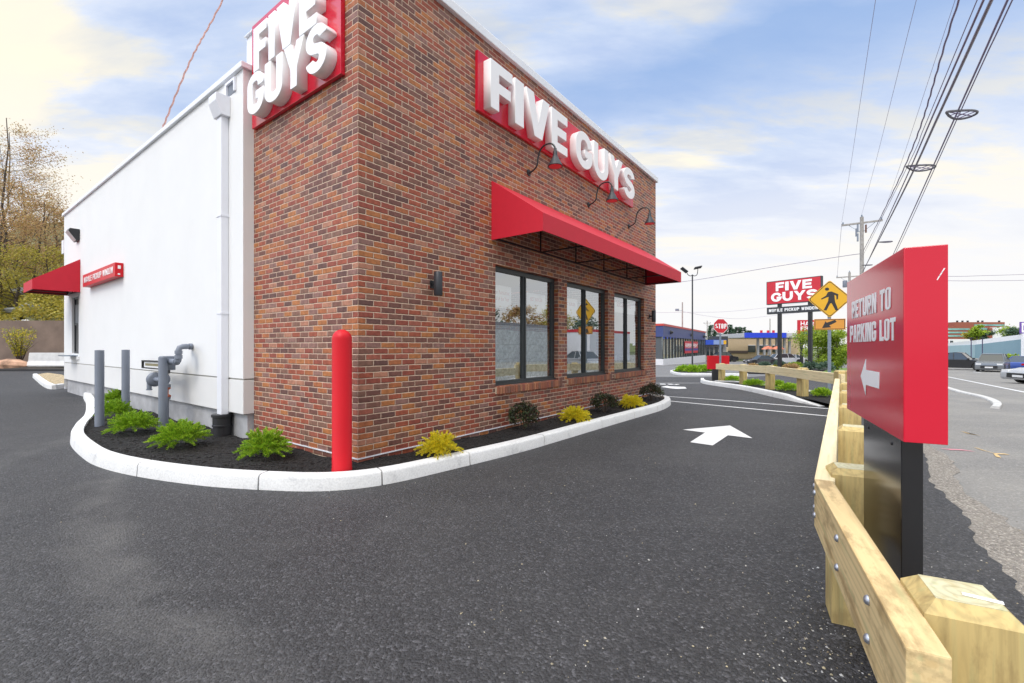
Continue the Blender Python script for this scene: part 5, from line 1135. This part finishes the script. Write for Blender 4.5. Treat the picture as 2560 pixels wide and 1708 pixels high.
p = ground_at(1925, 125); upole((p.x, p.y), at(0, 797, 125).z, 0, 'thin brown pole behind the filling station canopy', .16, 0)
WD = Vector((.565, .825, 0))
def cable(name, label, pts, r, m, group='overhead cables along the road', wavy=0, n=14):
    P = catmull(pts, n)
    if wavy:
        Q = []; 
        for i in range(len(P)-1):
            for k in range(5): Q.append(P[i].lerp(P[i+1], k/5))
        P = [q+Vector((math.cos(i*1.05), .0, math.sin(i*1.05)))*wavy for i, q in enumerate(Q)]
    o = MB().tube([p-P[0] for p in P], r, 6).build(name, m, smooth=True); o.location = P[0]; tag(o, label, 'cable', group); return o
def run(px, hz, py=0):       # point of a cable where it leaves the frame
    Y = hz*FP/(HY-py); return Vector(((px-1280)/FP*Y, Y, EYE+hz))
def ext(a, b, t): return a+(a-b).normalized()*t
for px, end, lb in ((2189, (25.9, 35.75, 11.2), 'hair thin wire farthest left above the road, ending on the crossarm\'s left end'), (2291, (26.9, 35, 11.6), 'hair thin wire ending on the nearest pole\'s tip'), (2388, (27.9, 34.3, 11.2), 'hair thin wire ending on the crossarm\'s right end')):
    a = run(px, 9.6); b = Vector(end); c = ext(a, b, 20); cable('overhead_wire', lb, [c, a, a.lerp(b, .5)+Vector((0, 0, -.12)), b], .007, CABLEL)
a = run(2397, 6.6); b = Vector((26.9, 34.9, 8.7)); mid = run(2262.6, 6.5, 415); cable('twisted_cable', 'twisted dark cable strung between the hair thin wires and the thick bundles', [ext(a, mid, 14), a, mid, b], .018, CABLE, wavy=.0075)
a = run(2443, 6.3); mid = run(2310, 6.2, 320); cable('overhead_wire', 'single thin violet line just right of the twisted cable', [ext(a, mid, 14), a, mid, run(2262, 6.2, 430), b-Vector((0, 0, .3))], .009, CABLE)
for dx, r2, lb in ((0, .016, 'left cable of the left thick pair over the road'), (20, .024, 'thickest grey cable, right one of the left pair over the road')):
    a = run(2459+dx, 5.2); b = Vector((26.9, 34.85, 7.2+dx*.003)); mid = run(2332+dx*.7, 5.25, 290); m2 = run(2245+dx*.4, 5.5, 490); cable('thick_cable', lb, [ext(a, mid, 12), a, mid, m2, b], r2, CABLE if dx == 0 else mat('cable_grey', (.24, .22, .28), .5))
for dx, r2, lb in ((0, .017, 'left cable of the rightmost thick pair over the road'), (12, .011, 'rightmost cable over the road')):
    a = run(2519+dx, 5.5); mid = run(2405+dx*.6, 5.5, 255); m2 = run(2236+dx*.4, 5.6, 630); cable('thick_cable', lb, [ext(a, mid, 12), a, mid, m2, Vector((28.6, 35.2, 6.9))], r2, CABLE)
def teardrop(c, w_, rz, label):
    t = thing('cable_loop', label, 'cable loop', c, rz, 'teardrop cable loops on the overhead cables'); P = []
    for i in range(29):
        a = 2*math.pi*i/28; x = math.cos(a); P.append(Vector((x*w_/2, math.sin(a)*w_*.34*(.62+.38*x), 0)))
    MB().tube(P, .026 if w_ > .7 else .02, 6, cap=False).build('ring', mat('loop_grey', (.13, .13, .15), .5), t, smooth=True)
    MB().tube([(-w_/2, 0, 0), (w_/2, 0, 0)], .012, 5).build('spine', CABLE, t); MB().tube([(w_*.1, -w_*.2, 0), (w_*.1, w_*.2, 0)], .012, 5).build('crossbar', CABLE, t)
    if w_ > .78:
        for s in (-.15, .28): MB().tube([(w_*s, -w_*.2, 0), (w_*s, w_*.2, 0)], .012, 5).build('crossbar', CABLE, t)
teardrop(run(2399, 5.45, 285), .80, R(14), 'largest round cable loop overhead, nearest the camera'); teardrop(run(2298, 5.45, 419), .95, R(12), 'second cable loop down the cables, pointed and open')
teardrop(run(2213, 5.6, 605), .66, R(-6), 'small flat cable loop above the top corner of the big red sign'); teardrop(run(2167, 5.6, 663), .7, R(0), 'smallest cable loop, against the nearest utility pole')
cable('overhead_cable', 'dark cable sagging left from the nearest utility pole, passing above the lamp post', [Vector((26.9, 35.1, 8.6)), at(2105, 641, 38), at(1930, 668, 43), at(1740, 700, 48), at(1645, 710, 51), at(1500, 722, 56)], .022, CABLE, None)
cable('overhead_wire', 'faint wire crossing low behind the tall sign, toward the bare pole', [at(2110, 742, 87), at(1950, 765, 80), at(1820, 779, 77), at(1706, 781, 75), at(1600, 782, 72)], .02, CABLEL, None)
cable('overhead_wire', 'faint wire sagging lowest behind the stop sign', [at(1706, 779, 75), at(1780, 792, 80), at(1850, 797, 84), at(1925, 790, 90), at(2110, 770, 88)], .02, CABLEL, None)
for y0, y1, lb in ((691, 685, 'upper of the two wires crossing the right of the sky'), (702, 700, 'lower of the two wires crossing the right of the sky')):
    cable('overhead_wire', lb, [Vector((26.9, 35, at(0, y0-6, 35).z)), at(2370, y0, 38), at(2470, (y0+y1)/2+1, 40), at(2600, y1, 43), at(2900, y1-10, 47)], .016, CABLE, 'wires crossing the right of the sky')
q = Vector((-6.42, 8.36, 5.42)); cable('service_cable', 'copper coloured twisted service cable rising from the roof of the white side', [q, run(477, 5.1, 150), run(557, 6.2, 0), Vector((-3.6, 8.0, 10.5))], .014, CABLER, None, wavy=.007, n=8)
cable('overhead_wire', 'hair thin wire dropping between crossarms of the nearest and second poles', [Vector((25.9, 35.75, 11.1)), Vector((32.1, 44.7, 10.3)), Vector((38.3, 53.6, 9.8))], .012, CABLEL, None)

# ---- vehicles (local: x forward, y left)
def car(name, label, loc, rz, L_, W_, H_, paintc, style='sedan', group=None, k=1.0):
    t = thing(name, label, 'car' if style != 'pickup' else 'pickup truck', loc, rz, group); h = L_/2; pm = mat('paint_'+name+('%03d' % int(sum(paintc)*500)), paintc, .25, spec=.7, var=(1, .02), metal=.2)
    belt = H_*.60; gc = .20; wr = .33 if style == 'sedan' else .37; ax = (-h*.60, h*.62)
    def arch(cx): return [(cx+(wr+.05)*math.cos(R(a)), wr+(wr+.05)*math.sin(R(a))) for a in range(165, 14, -25)]
    low = [(-h, gc+.08), (-h+.06, gc)]+[p for p in [(ax[0]-wr-.06, gc)]]+arch(ax[0])+[(ax[0]+wr+.06, gc), (ax[1]-wr-.06, gc)]+arch(ax[1])+[(ax[1]+wr+.06, gc), (h-.06, gc), (h, gc+.1)]
    hood = belt*.90 if style == 'sedan' else belt*.97
    if style == 'sedan': top = [(h, belt*.62), (h-.12, hood*.84), (h*.52, hood), (h*.40, belt), (-h*.66, belt*1.02), (-h+.05, belt*.95), (-h, belt*.6)]; roof = [(h*.42, belt-.02), (h*.12, H_*.96), (0, H_), (-h*.30, H_*.985), (-h*.74, belt)]
    elif style == 'suv': top = [(h, belt*.60), (h-.08, hood*.88), (h*.55, hood), (h*.48, belt), (-h+.05, belt), (-h, belt*.7)]; roof = [(h*.50, belt-.02), (h*.22, H_*.96), (h*.1, H_), (-h*.72, H_*.97), (-h*.96, belt)]
    else: top = [(h, belt*.6), (h-.05, hood*.92), (h*.45, hood), (h*.38, belt), (-h+.02, belt), (-h, belt*.6)]; roof = [(h*.40, belt-.02), (h*.16, H_*.97), (0, H_), (-h*.20, H_*.97), (-h*.26, belt)]
    MB().prism(low+top, -W_/2, W_/2, 1).build('body', pm, t, bevel=.05)
    cabm = MB(); n = len(roof); wt, wb = W_/2*.70, W_/2*.93
    vs = []
    for s in (-1, 1):
        for x, z in roof: f = (z-belt)/(H_-belt); vs.append((x, s*(wb+(wt-wb)*max(0, f)), z))
    fs = [tuple(range(n))[::-1], tuple(range(n, 2*n))]+[(i, i+1, n+i+1, n+i) for i in range(n-1)]+[(n-1, 0, n, 2*n-1)]; cabm.add(vs, fs).build('windows', CARGL, t)
    # roof skin and pillars
    rf = MB(); a, b = roof[1], roof[-2]; rf.add([(a[0]+.02, s*(wt+.015), a[1]+.012) for s in (-1, 1)]+[(roof[2][0], s*(wt+.015), roof[2][1]+.02) for s in (-1, 1)]+[(b[0]-.02, s*(wt+.015), b[1]+.012) for s in (-1, 1)], [(0, 1, 3, 2), (2, 3, 5, 4)]); ro = rf.build('roof', pm, t, clean=False)
    for s in (-1, 1):
        for (p0, p1) in ((roof[0], roof[1]), (roof[-1], roof[-2]), ((-.02*L_, belt), (-.03*L_, H_*.985))):
            f = lambda z: wb+(wt-wb)*(z-belt)/(H_-belt)+.012
            MB().tube([(p0[0], s*f(max(p0[1], belt)), p0[1]), (p1[0], s*f(p1[1]), p1[1]+.01)], .035, 5).build('pillar', pm, t)
        for cx in ax:
            w2 = MB().lathe([(wr*.62, -.11), (wr, -.11), (wr+.0, .11), (wr*.62, .11)], 20, Matrix.Translation((cx, s*(W_/2-.10), wr)) @ Matrix.Rotation(R(90), 4, 'X')).build('wheel', TYRE, t, smooth=True)
            MB().lathe([(0, -.06), (wr*.63, -.09), (wr*.63, .09), (0, .06)], 12, Matrix.Translation((cx, s*(W_/2-.085), wr)) @ Matrix.Rotation(R(90), 4, 'X')).build('rim', RIM, w2)
        MB().box((h-.22, s*W_/2*.93-.0, belt*.62) if s < 0 else (h-.22, W_/2*.55, belt*.62), (h-.02, -W_/2*.55, belt*.78) if s < 0 else (h-.02, W_/2*.93, belt*.78)).build('headlight', LAMPW, t)
        MB().box((-h-.01, min(s*W_/2*.95, s*W_/2*.55), belt*.66), (-h+.18, max(s*W_/2*.95, s*W_/2*.55), belt*.85)).build('taillight', LAMPR, t)
        MB().box((h*.36, min(s*W_/2, s*(W_/2+.18)), belt), (h*.42, max(s*W_/2, s*(W_/2+.18)), belt+.14)).build('mirror', pm, t)
    MB().box((h-.03, -W_*.30, belt*.34), (h+.012, W_*.30, belt*.60)).build('grille', BLK, t); MB().box((h-.0, -.26, belt*.38), (h+.02, .26, belt*.5)).build('number_plate', LAMPW, t)
    if style == 'pickup': MB().box((-h+.08, -W_/2+.08, belt-.02), (-h*.28, W_/2-.08, belt+.004)).build('cargo_bed', BLK, t)
    return t
def cpos(px, d): p = ground_at(px, d); return p
car('parked_car', 'dark grey sedan with silver wheels left of the tall sign pole', cpos(1902, 74), R(182), 4.9, 1.85, 1.42, (.07, .07, .075))
car('parked_car', 'silver SUV behind the left pole of the tall sign, facing right', cpos(1966, 76), R(-4), 4.9, 1.9, 1.66, (.60, .61, .63), 'suv')
car('parked_car', 'white sedan half hidden behind the silver SUV, right end', cpos(1986, 80), R(-4), 4.9, 1.85, 1.5, (.75, .75, .77), 'sedan')
car('parked_car', 'black four wheel drive just right of the stop sign\'s post', cpos(1813, 88), R(0), 4.3, 1.9, 1.9, (.015, .015, .018), 'suv')
hd_ = math.atan2(-.8, -.6)
def gp2(px, py): return gpt(px, py)
p = cpos(2482, 43.5); car('moving_car', 'grey SUV facing the camera on the highway right of the red sign', p, hd_+R(-16), 4.6, 1.86, 1.70, (.17, .18, .19), 'suv')
p = cpos(2394, 49); car('moving_car', 'black pickup truck on the highway at the right edge of the red sign', p, hd_+R(70), 5.4, 1.95, 1.85, (.03, .03, .035), 'pickup')
p = cpos(2563, 46); car('moving_car', 'blue sedan cut by the right edge of the photo', p, hd_+R(150), 4.6, 1.82, 1.45, (.06, .11, .38), 'sedan')
p = cpos(2690, 21.0); car('moving_car', 'pale grey sedan nosing into view at the right edge, nearest on the highway', p, R(172), 4.7, 1.82, 1.42, (.42, .43, .45), 'sedan')

# ---- right background
o1 = ground_at(2440, 125); wh = thing('warehouse', 'long low pale blue metal hall with a white sloping roof', 'building', o1)
def P3(px, py, d): return at(px, py, d)-o1
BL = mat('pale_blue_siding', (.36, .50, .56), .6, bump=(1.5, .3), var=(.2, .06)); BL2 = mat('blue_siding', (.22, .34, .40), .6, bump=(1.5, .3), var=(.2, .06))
def quadp(name, m, pts, par): return MB().add([tuple(p) for p in pts], [tuple(range(len(pts)))]).build(name, m, par, clean=False)
def slabp(name, m, A, Bp, zA0, zA1, zB0, zB1, th, par):
    n = Vector((-(Bp-A).y, (Bp-A).x, 0)).normalized()*th; v = []
    for q, a, b in ((A, zA0, zA1), (Bp, zB0, zB1)):
        for o_ in (Vector((0, 0, 0)), n): v += [(q.x+o_.x, q.y+o_.y, a), (q.x+o_.x, q.y+o_.y, b)]
    return MB().add(v, [(0, 4, 5, 1), (2, 3, 7, 6), (0, 1, 3, 2), (4, 6, 7, 5), (1, 5, 7, 3), (0, 2, 6, 4)]).build(name, m, par)
c_ = P3(2437, 868, 125); l_ = P3(2330, 868, 150); r__ = P3(2760, 868, 95)
zc2 = P3(2437, 862, 125).z; zl2 = P3(2330, 866, 150).z; zr2 = P3(2760, 824, 95).z
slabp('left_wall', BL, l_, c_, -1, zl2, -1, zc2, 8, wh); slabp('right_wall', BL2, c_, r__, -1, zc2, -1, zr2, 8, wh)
RW = mat('white_roof', (.78, .78, .80), .6); slabp('left_roof', RW, l_-Vector((0, .4, 0)), c_-Vector((0, .4, 0)), zl2, zl2+.6, zc2, zc2+1.24, 40, wh); slabp('right_roof', RW, c_-Vector((0, .4, 0)), r__-Vector((0, .4, 0)), zc2+.01, zc2+1.25, zr2, zr2+1.2, 12, wh)
slabp('brown_plinth', mat('brown_band', (.12, .09, .08), .8), c_-Vector((0, .3, 0)), r__-Vector((0, .3, 0)), -1, P3(0, 882, 125).z, -1, P3(0, 884, 95).z, .2, wh)
hill_sheet('hills', 150, 520, 150, 420, 9, lambda x, y: -1.7+max(0, min(1, (y-165)/90))*6.5+1.0*math.sin(x*.05)*math.sin(y*.04) if x/y > .85 else -1.7+max(0, min(1, (y-165)/90))*6.5*max(0, (x/y-.7)/.15), mat('hill_green', (.14, .17, .06), .95, bump=(.6, 1), var=(.06, .4)))
D_ = 285; o2 = at(2440, 845, D_); of = thing('office_building', 'red brick office block with bands of green glass on the rise at the right', 'building', o2)
OB = mat('office_brick', (.30, .10, .065), .8); 
def ob(n, x0, x1, y0, y1, m, dd=14, df=0): a, b = at(x0, y1, D_+df)-o2, at(x1, y0, D_+df)-o2; return MB().box((a.x, a.y, a.z), (b.x, a.y+dd, b.z)).build(n, m, of)
ob('lower_wall', 2330, 2487, 817, 860, OB); ob('upper_wall', 2387, 2512, 805.5, 817, OB, 18, 1)
GG = mat('green_glass', (.18, .40, .38), .15, var=(.15, .5), spec=.8)
for y0, y1 in ((821, 825.5), (829.5, 833.5), (838, 842)): ob('window_band', 2331, 2424, y0, y1, GG, .3, -.2)
ob('window_band', 2436, 2512, 811, 815, GG, .3, .8); ob('window_band', 2450, 2474, 820, 825, GG, .3, -.2)
ob('white_wing', 2483, 2522, 819, 846, RW, 12, -2); ob('brick_wing', 2474, 2484, 820, 846, OB, 12, -1.5)
for px in (2395, 2408, 2421, 2447, 2458, 2500): ob('roof_unit', px-1, px+1, 801.5, 806, DARK, 1, 4)
o3 = ground_at(2370, 170); wt = thing('white_shop', 'low white flat roofed building between the red sign and the brick offices', 'building', o3)
def ob3(n, x0, x1, y0, y1, m, dd=8, df=0): a, b = at(x0, y1, 170+df)-o3, at(x1, y0, 170+df)-o3; return MB().box((a.x, a.y, a.z), (b.x, a.y+dd, b.z)).build(n, m, wt)
ob3('wall', 2300, 2425, 848, 872, RW)
for i in range(6): ob3('window', 2316+i*12, 2323+i*12, 852, 858, CARGL, .2, -.15)
for px, lb in ((2428, 'left'), (2456, 'right')):
    p = ground_at(px, 100); t = thing('lamp_post', 'slim dark lamp post in front of the blue hall, '+lb+' one', 'street lamp', p, 0, 'lamp posts in front of the blue hall'); z_ = at(0, 845, 100).z-p.z; MB().tube([(0, 0, 0), (0, 0, z_)], .09, 6).build('pole', mat('purple_black', (.05, .04, .10), .5), t); MB().box((-.5, -.15, z_-.05), (.5, .15, z_+.08)).build('lamp_head', DARK, t)
RT = [(2442, 230, 816, 'bright green tree in front of the brick offices', LGREEN, 3.2), (2428, 235, 838, 'dark green tree left of the bright one by the brick offices', LYEL, 3.2), (2458, 235, 834, 'small dark tree at the white office wing', LPINE, 4), (2530, 230, 824, 'yellow green tree right of the white office wing', LGREEN, 5), (2545, 225, 830, 'dark green tree at the far right above the blue hall', LPINE, 5.5)]
for i, (px, d, py, lb, m, cr) in enumerate(RT):
    p = at(px, 0, d); p.z = at(0, 852, d).z; tree(500+i, at(0, py, d).z-p.z, cr, 1500, .9, m, 'distant_tree', lb, 'tree', p, 'trees around the brick offices', .3, .15, lobes=14)
# hedge bank and guard rail beyond the highway
hb = MB(); rr3 = random.Random(4)
for k in range(5200):
    s = rr3.uniform(0, 1); p = at(2515+s*260, 868, 74-s*18); zt3 = rr3.uniform(0, 1)**.7; p.z = g(p.x, p.y)+zt3*1.5*(.7+.3*math.sin(s*30)); p.y += rr3.uniform(-1, 1)*.8
    blade(hb, p, Vector((rr3.uniform(-1, 1), rr3.uniform(-1, 1), rr3.uniform(-.3, 1))), .38, .26)
o = hb.build('hedge', LGREEN, clean=False); tag(o, 'green hedge bank across the highway in front of the blue hall', 'hedge')
gr_ = thing('crash_barrier', 'pale metal crash barrier across the highway behind the cars', 'barrier'); a = ground_at(2330, 62); b = ground_at(2760, 50)
d2 = (b-a); n2 = int(d2.length/4)
slabp('rail', mat('pale_rail', (.62, .60, .56), .6), a, b, a.z+.45, a.z+.8, b.z+.45, b.z+.8, .08, gr_)
for k in range(n2+1): q = a+d2*k/n2; MB().box((q.x-.06, q.y+.1, q.z-.2), (q.x+.06, q.y+.25, q.z+.7)).build('post', GALV, gr_)
p = at(2556, 836, 110); t = thing('road_sign', 'white sign with a purple border cut by the right edge of the photo', 'sign', (p.x, p.y, g(p.x, 110))); zz = p.z-g(p.x, 110)
MB().box((-.4, 0, zz+.2), (3.4, .3, zz+3.0)).build('sign_border', mat('purple_border', (.16, .08, .35), .5), t); MB().box((-.15, -.02, zz+.45), (3.1, -.001, zz+2.75)).build('sign_face', LETW, t); MB().box((.2, -.03, zz+.9), (.55, -.021, zz+2.2)).build('lettering', mat('purple_border', (.16, .08, .35), .5), t); MB().box((0, .0, -1), (2.6, .3, zz+.2)).build('base', RW, t)

# ================================================================== ACROSS THE HIGHWAY, OUT OF FRAME (seen in the window reflections)
def rbuild(label, c, rz, L_, D2, H2, m, band, name='roadside_building'):
    t = thing(name, label, 'building', (c[0], c[1], g(*c)), rz); MB().box((0, 0, -.5), (L_, D2, H2)).build('wall', m, t); MB().box((-.1, -.1, H2), (L_+.1, D2, H2+.4)).build('roof_edge', band, t)
    for i in range(int(L_/4)): wq = MB().box((.8+i*4, -.05, .6), (3.4+i*4, -.002, 2.7)).build('window', CARGL, t); MB().box((.7+i*4, -.09, 2.7), (3.5+i*4, -.002, 2.85)).build('frame', TRIMW, wq)
    MB().box((.3, -.12, 3.0), (L_-.3, -.003, 3.7)).build('fascia', band, t); return t
rz2 = R(-128)+math.pi
rbuild('low white shop seen mirrored in the first window', (44, -6), R(53-180)+math.pi+R(0), 22, 10, 4.6, RW, mat('grey_band', (.30, .30, .31), .8))
rbuild('grey rendered shop seen mirrored in the first and second window', (54, 12), R(53), 18, 10, 4.4, mat('pale_grey_wall', (.50, .50, .50), .8), mat('grey_band', (.30, .30, .31), .8)); rbuild('white gabled shop seen mirrored in the third window', (66, 31), R(53), 16, 10, 4.5, RW, SIGNRED)
for i in range(9):
    c = Vector((62+i*4.5, -22+i*9.5, 0)); c.z = g(c.x, c.y); tree(600+i, 9.5+(i*37 % 5)*.5, 4.6, 2200, .55, (LRUSS, LYEL, LPINE)[i % 3], 'roadside_tree', 'tree behind the shops mirrored in the windows, number of its row from the left edge' if False else ('tree behind the mirrored shops across the highway, out of frame'), 'tree', c, 'trees behind the mirrored shops', .2, .15, lobes=16)
for p, q, lb, c in (((24, 3), RZ, 'red hatchback mirrored in the windows, out of frame', (.45, .02, .02)), ((29, 12), RZ+math.pi, 'white car mirrored in the windows, out of frame', (.7, .7, .7))):
    car('moving_car', lb, (p[0], p[1], g(*p)), q, 4.5, 1.8, 1.45, c, 'sedan')

# ================================================================== BEHIND THE WINDOWS
random.seed(31)
SK = mat('paper_sack', (.56, .74, .62), .7, bump=(30, .8), var=(22, .6))
def sackmesh(seed):
    rn_ = random.Random(seed); bm = bmesh.new(); bmesh.ops.create_cube(bm, size=1); bmesh.ops.subdivide_edges(bm, edges=bm.edges, cuts=3, use_grid_fill=True)
    for v in bm.verts:
        c = v.co; r1 = 1-.5*max(0, abs(c.x)*2-.5)**2; v.co = Vector((c.x*.46, c.y*.34*(1-.2*abs(c.x)), c.z*.125*r1))+Vector((rn_.uniform(-.008, .008), rn_.uniform(-.008, .008), rn_.uniform(-.008, .008)))
    me = bpy.data.meshes.new('potato_sack'); bm.to_mesh(me); bm.free(); me.materials.append(SK); me.polygons.foreach_set('use_smooth', [True]*len(me.polygons)); return me
sm_ = [sackmesh(i) for i in range(4)]; n_ = 0
for wi, (a, b) in enumerate(WIN):
    rows = (8, 3, 4)[wi]
    for rr in range(rows):
        for cc in range(4):
            u = a+.23+cc*.47+(.12 if rr % 2 else 0)
            if rr == rows-1 and cc in (1,) and wi: continue
            o = bpy.data.objects.new('potato_sack', sm_[n_ % 4]); link(o); n_ += 1; o.location = B(u, .355+random.uniform(-.02, .03), .79+rr*.118); o.rotation_euler = (random.uniform(-.05, .05), random.uniform(-.05, .05), RZ+random.uniform(-.08, .08))
            tag(o, ('pale green printed sack in the tall stack behind the first window', 'pale green printed sack in the low stack behind the second window', 'pale green printed sack in the stack behind the third window')[wi], 'sack', 'sacks behind the %s window' % ('first', 'second', 'third')[wi])
tb = thing('display_bench', 'long bench carrying the stacks of sacks behind the windows', 'bench', B(.6, .34, .06), RZ); MB().box((0, 0, .60), (8.2, .5, .655)).build('bench_top', mat('bench_wood', (.35, .24, .14), .6), tb)
for x in (.1, 2.7, 5.4, 8.0): MB().box((x, .05, .02), (x+.06, .45, .6)).build('leg', BLK, tb)
PR = mat('poster_white', (.80, .80, .80), .6); PT = mat('poster_print', (.62, .30, .32), .6)
for i, (u0, u1, z0, z1, tx) in enumerate(((2.40, 2.98, 2.02, 2.38, ('Burger Restaurant', 'Brand of the Year')), (3.42, 4.02, 2.00, 2.34, ('BEST BURGER',)), (4.62, 5.22, 2.0, 2.36, ('BEST BURGER',)), (6.78, 8.35, 2.22, 2.46, ('BURGERS & FRIES',)))):
    t = thing('window_poster', ('white poster with red print in the first window, left pane', 'white poster in the first window, right pane', 'white poster in the second window, left pane', 'wide white poster across the top of the third window')[i], 'poster', B(u0, .135, z0), RZ, 'posters in the front windows')
    MB().box((0, 0, 0), (u1-u0, .002, z1-z0)).build('sheet', PR, t)
    for k, s in enumerate(tx): plaintext(s, frame(((u1-u0)/2, -.001, (z1-z0)*(.62-.28*k)), (1, 0, 0)), .085 if i < 3 else .15, .0005, PT, t, off=.002, xs=.75)
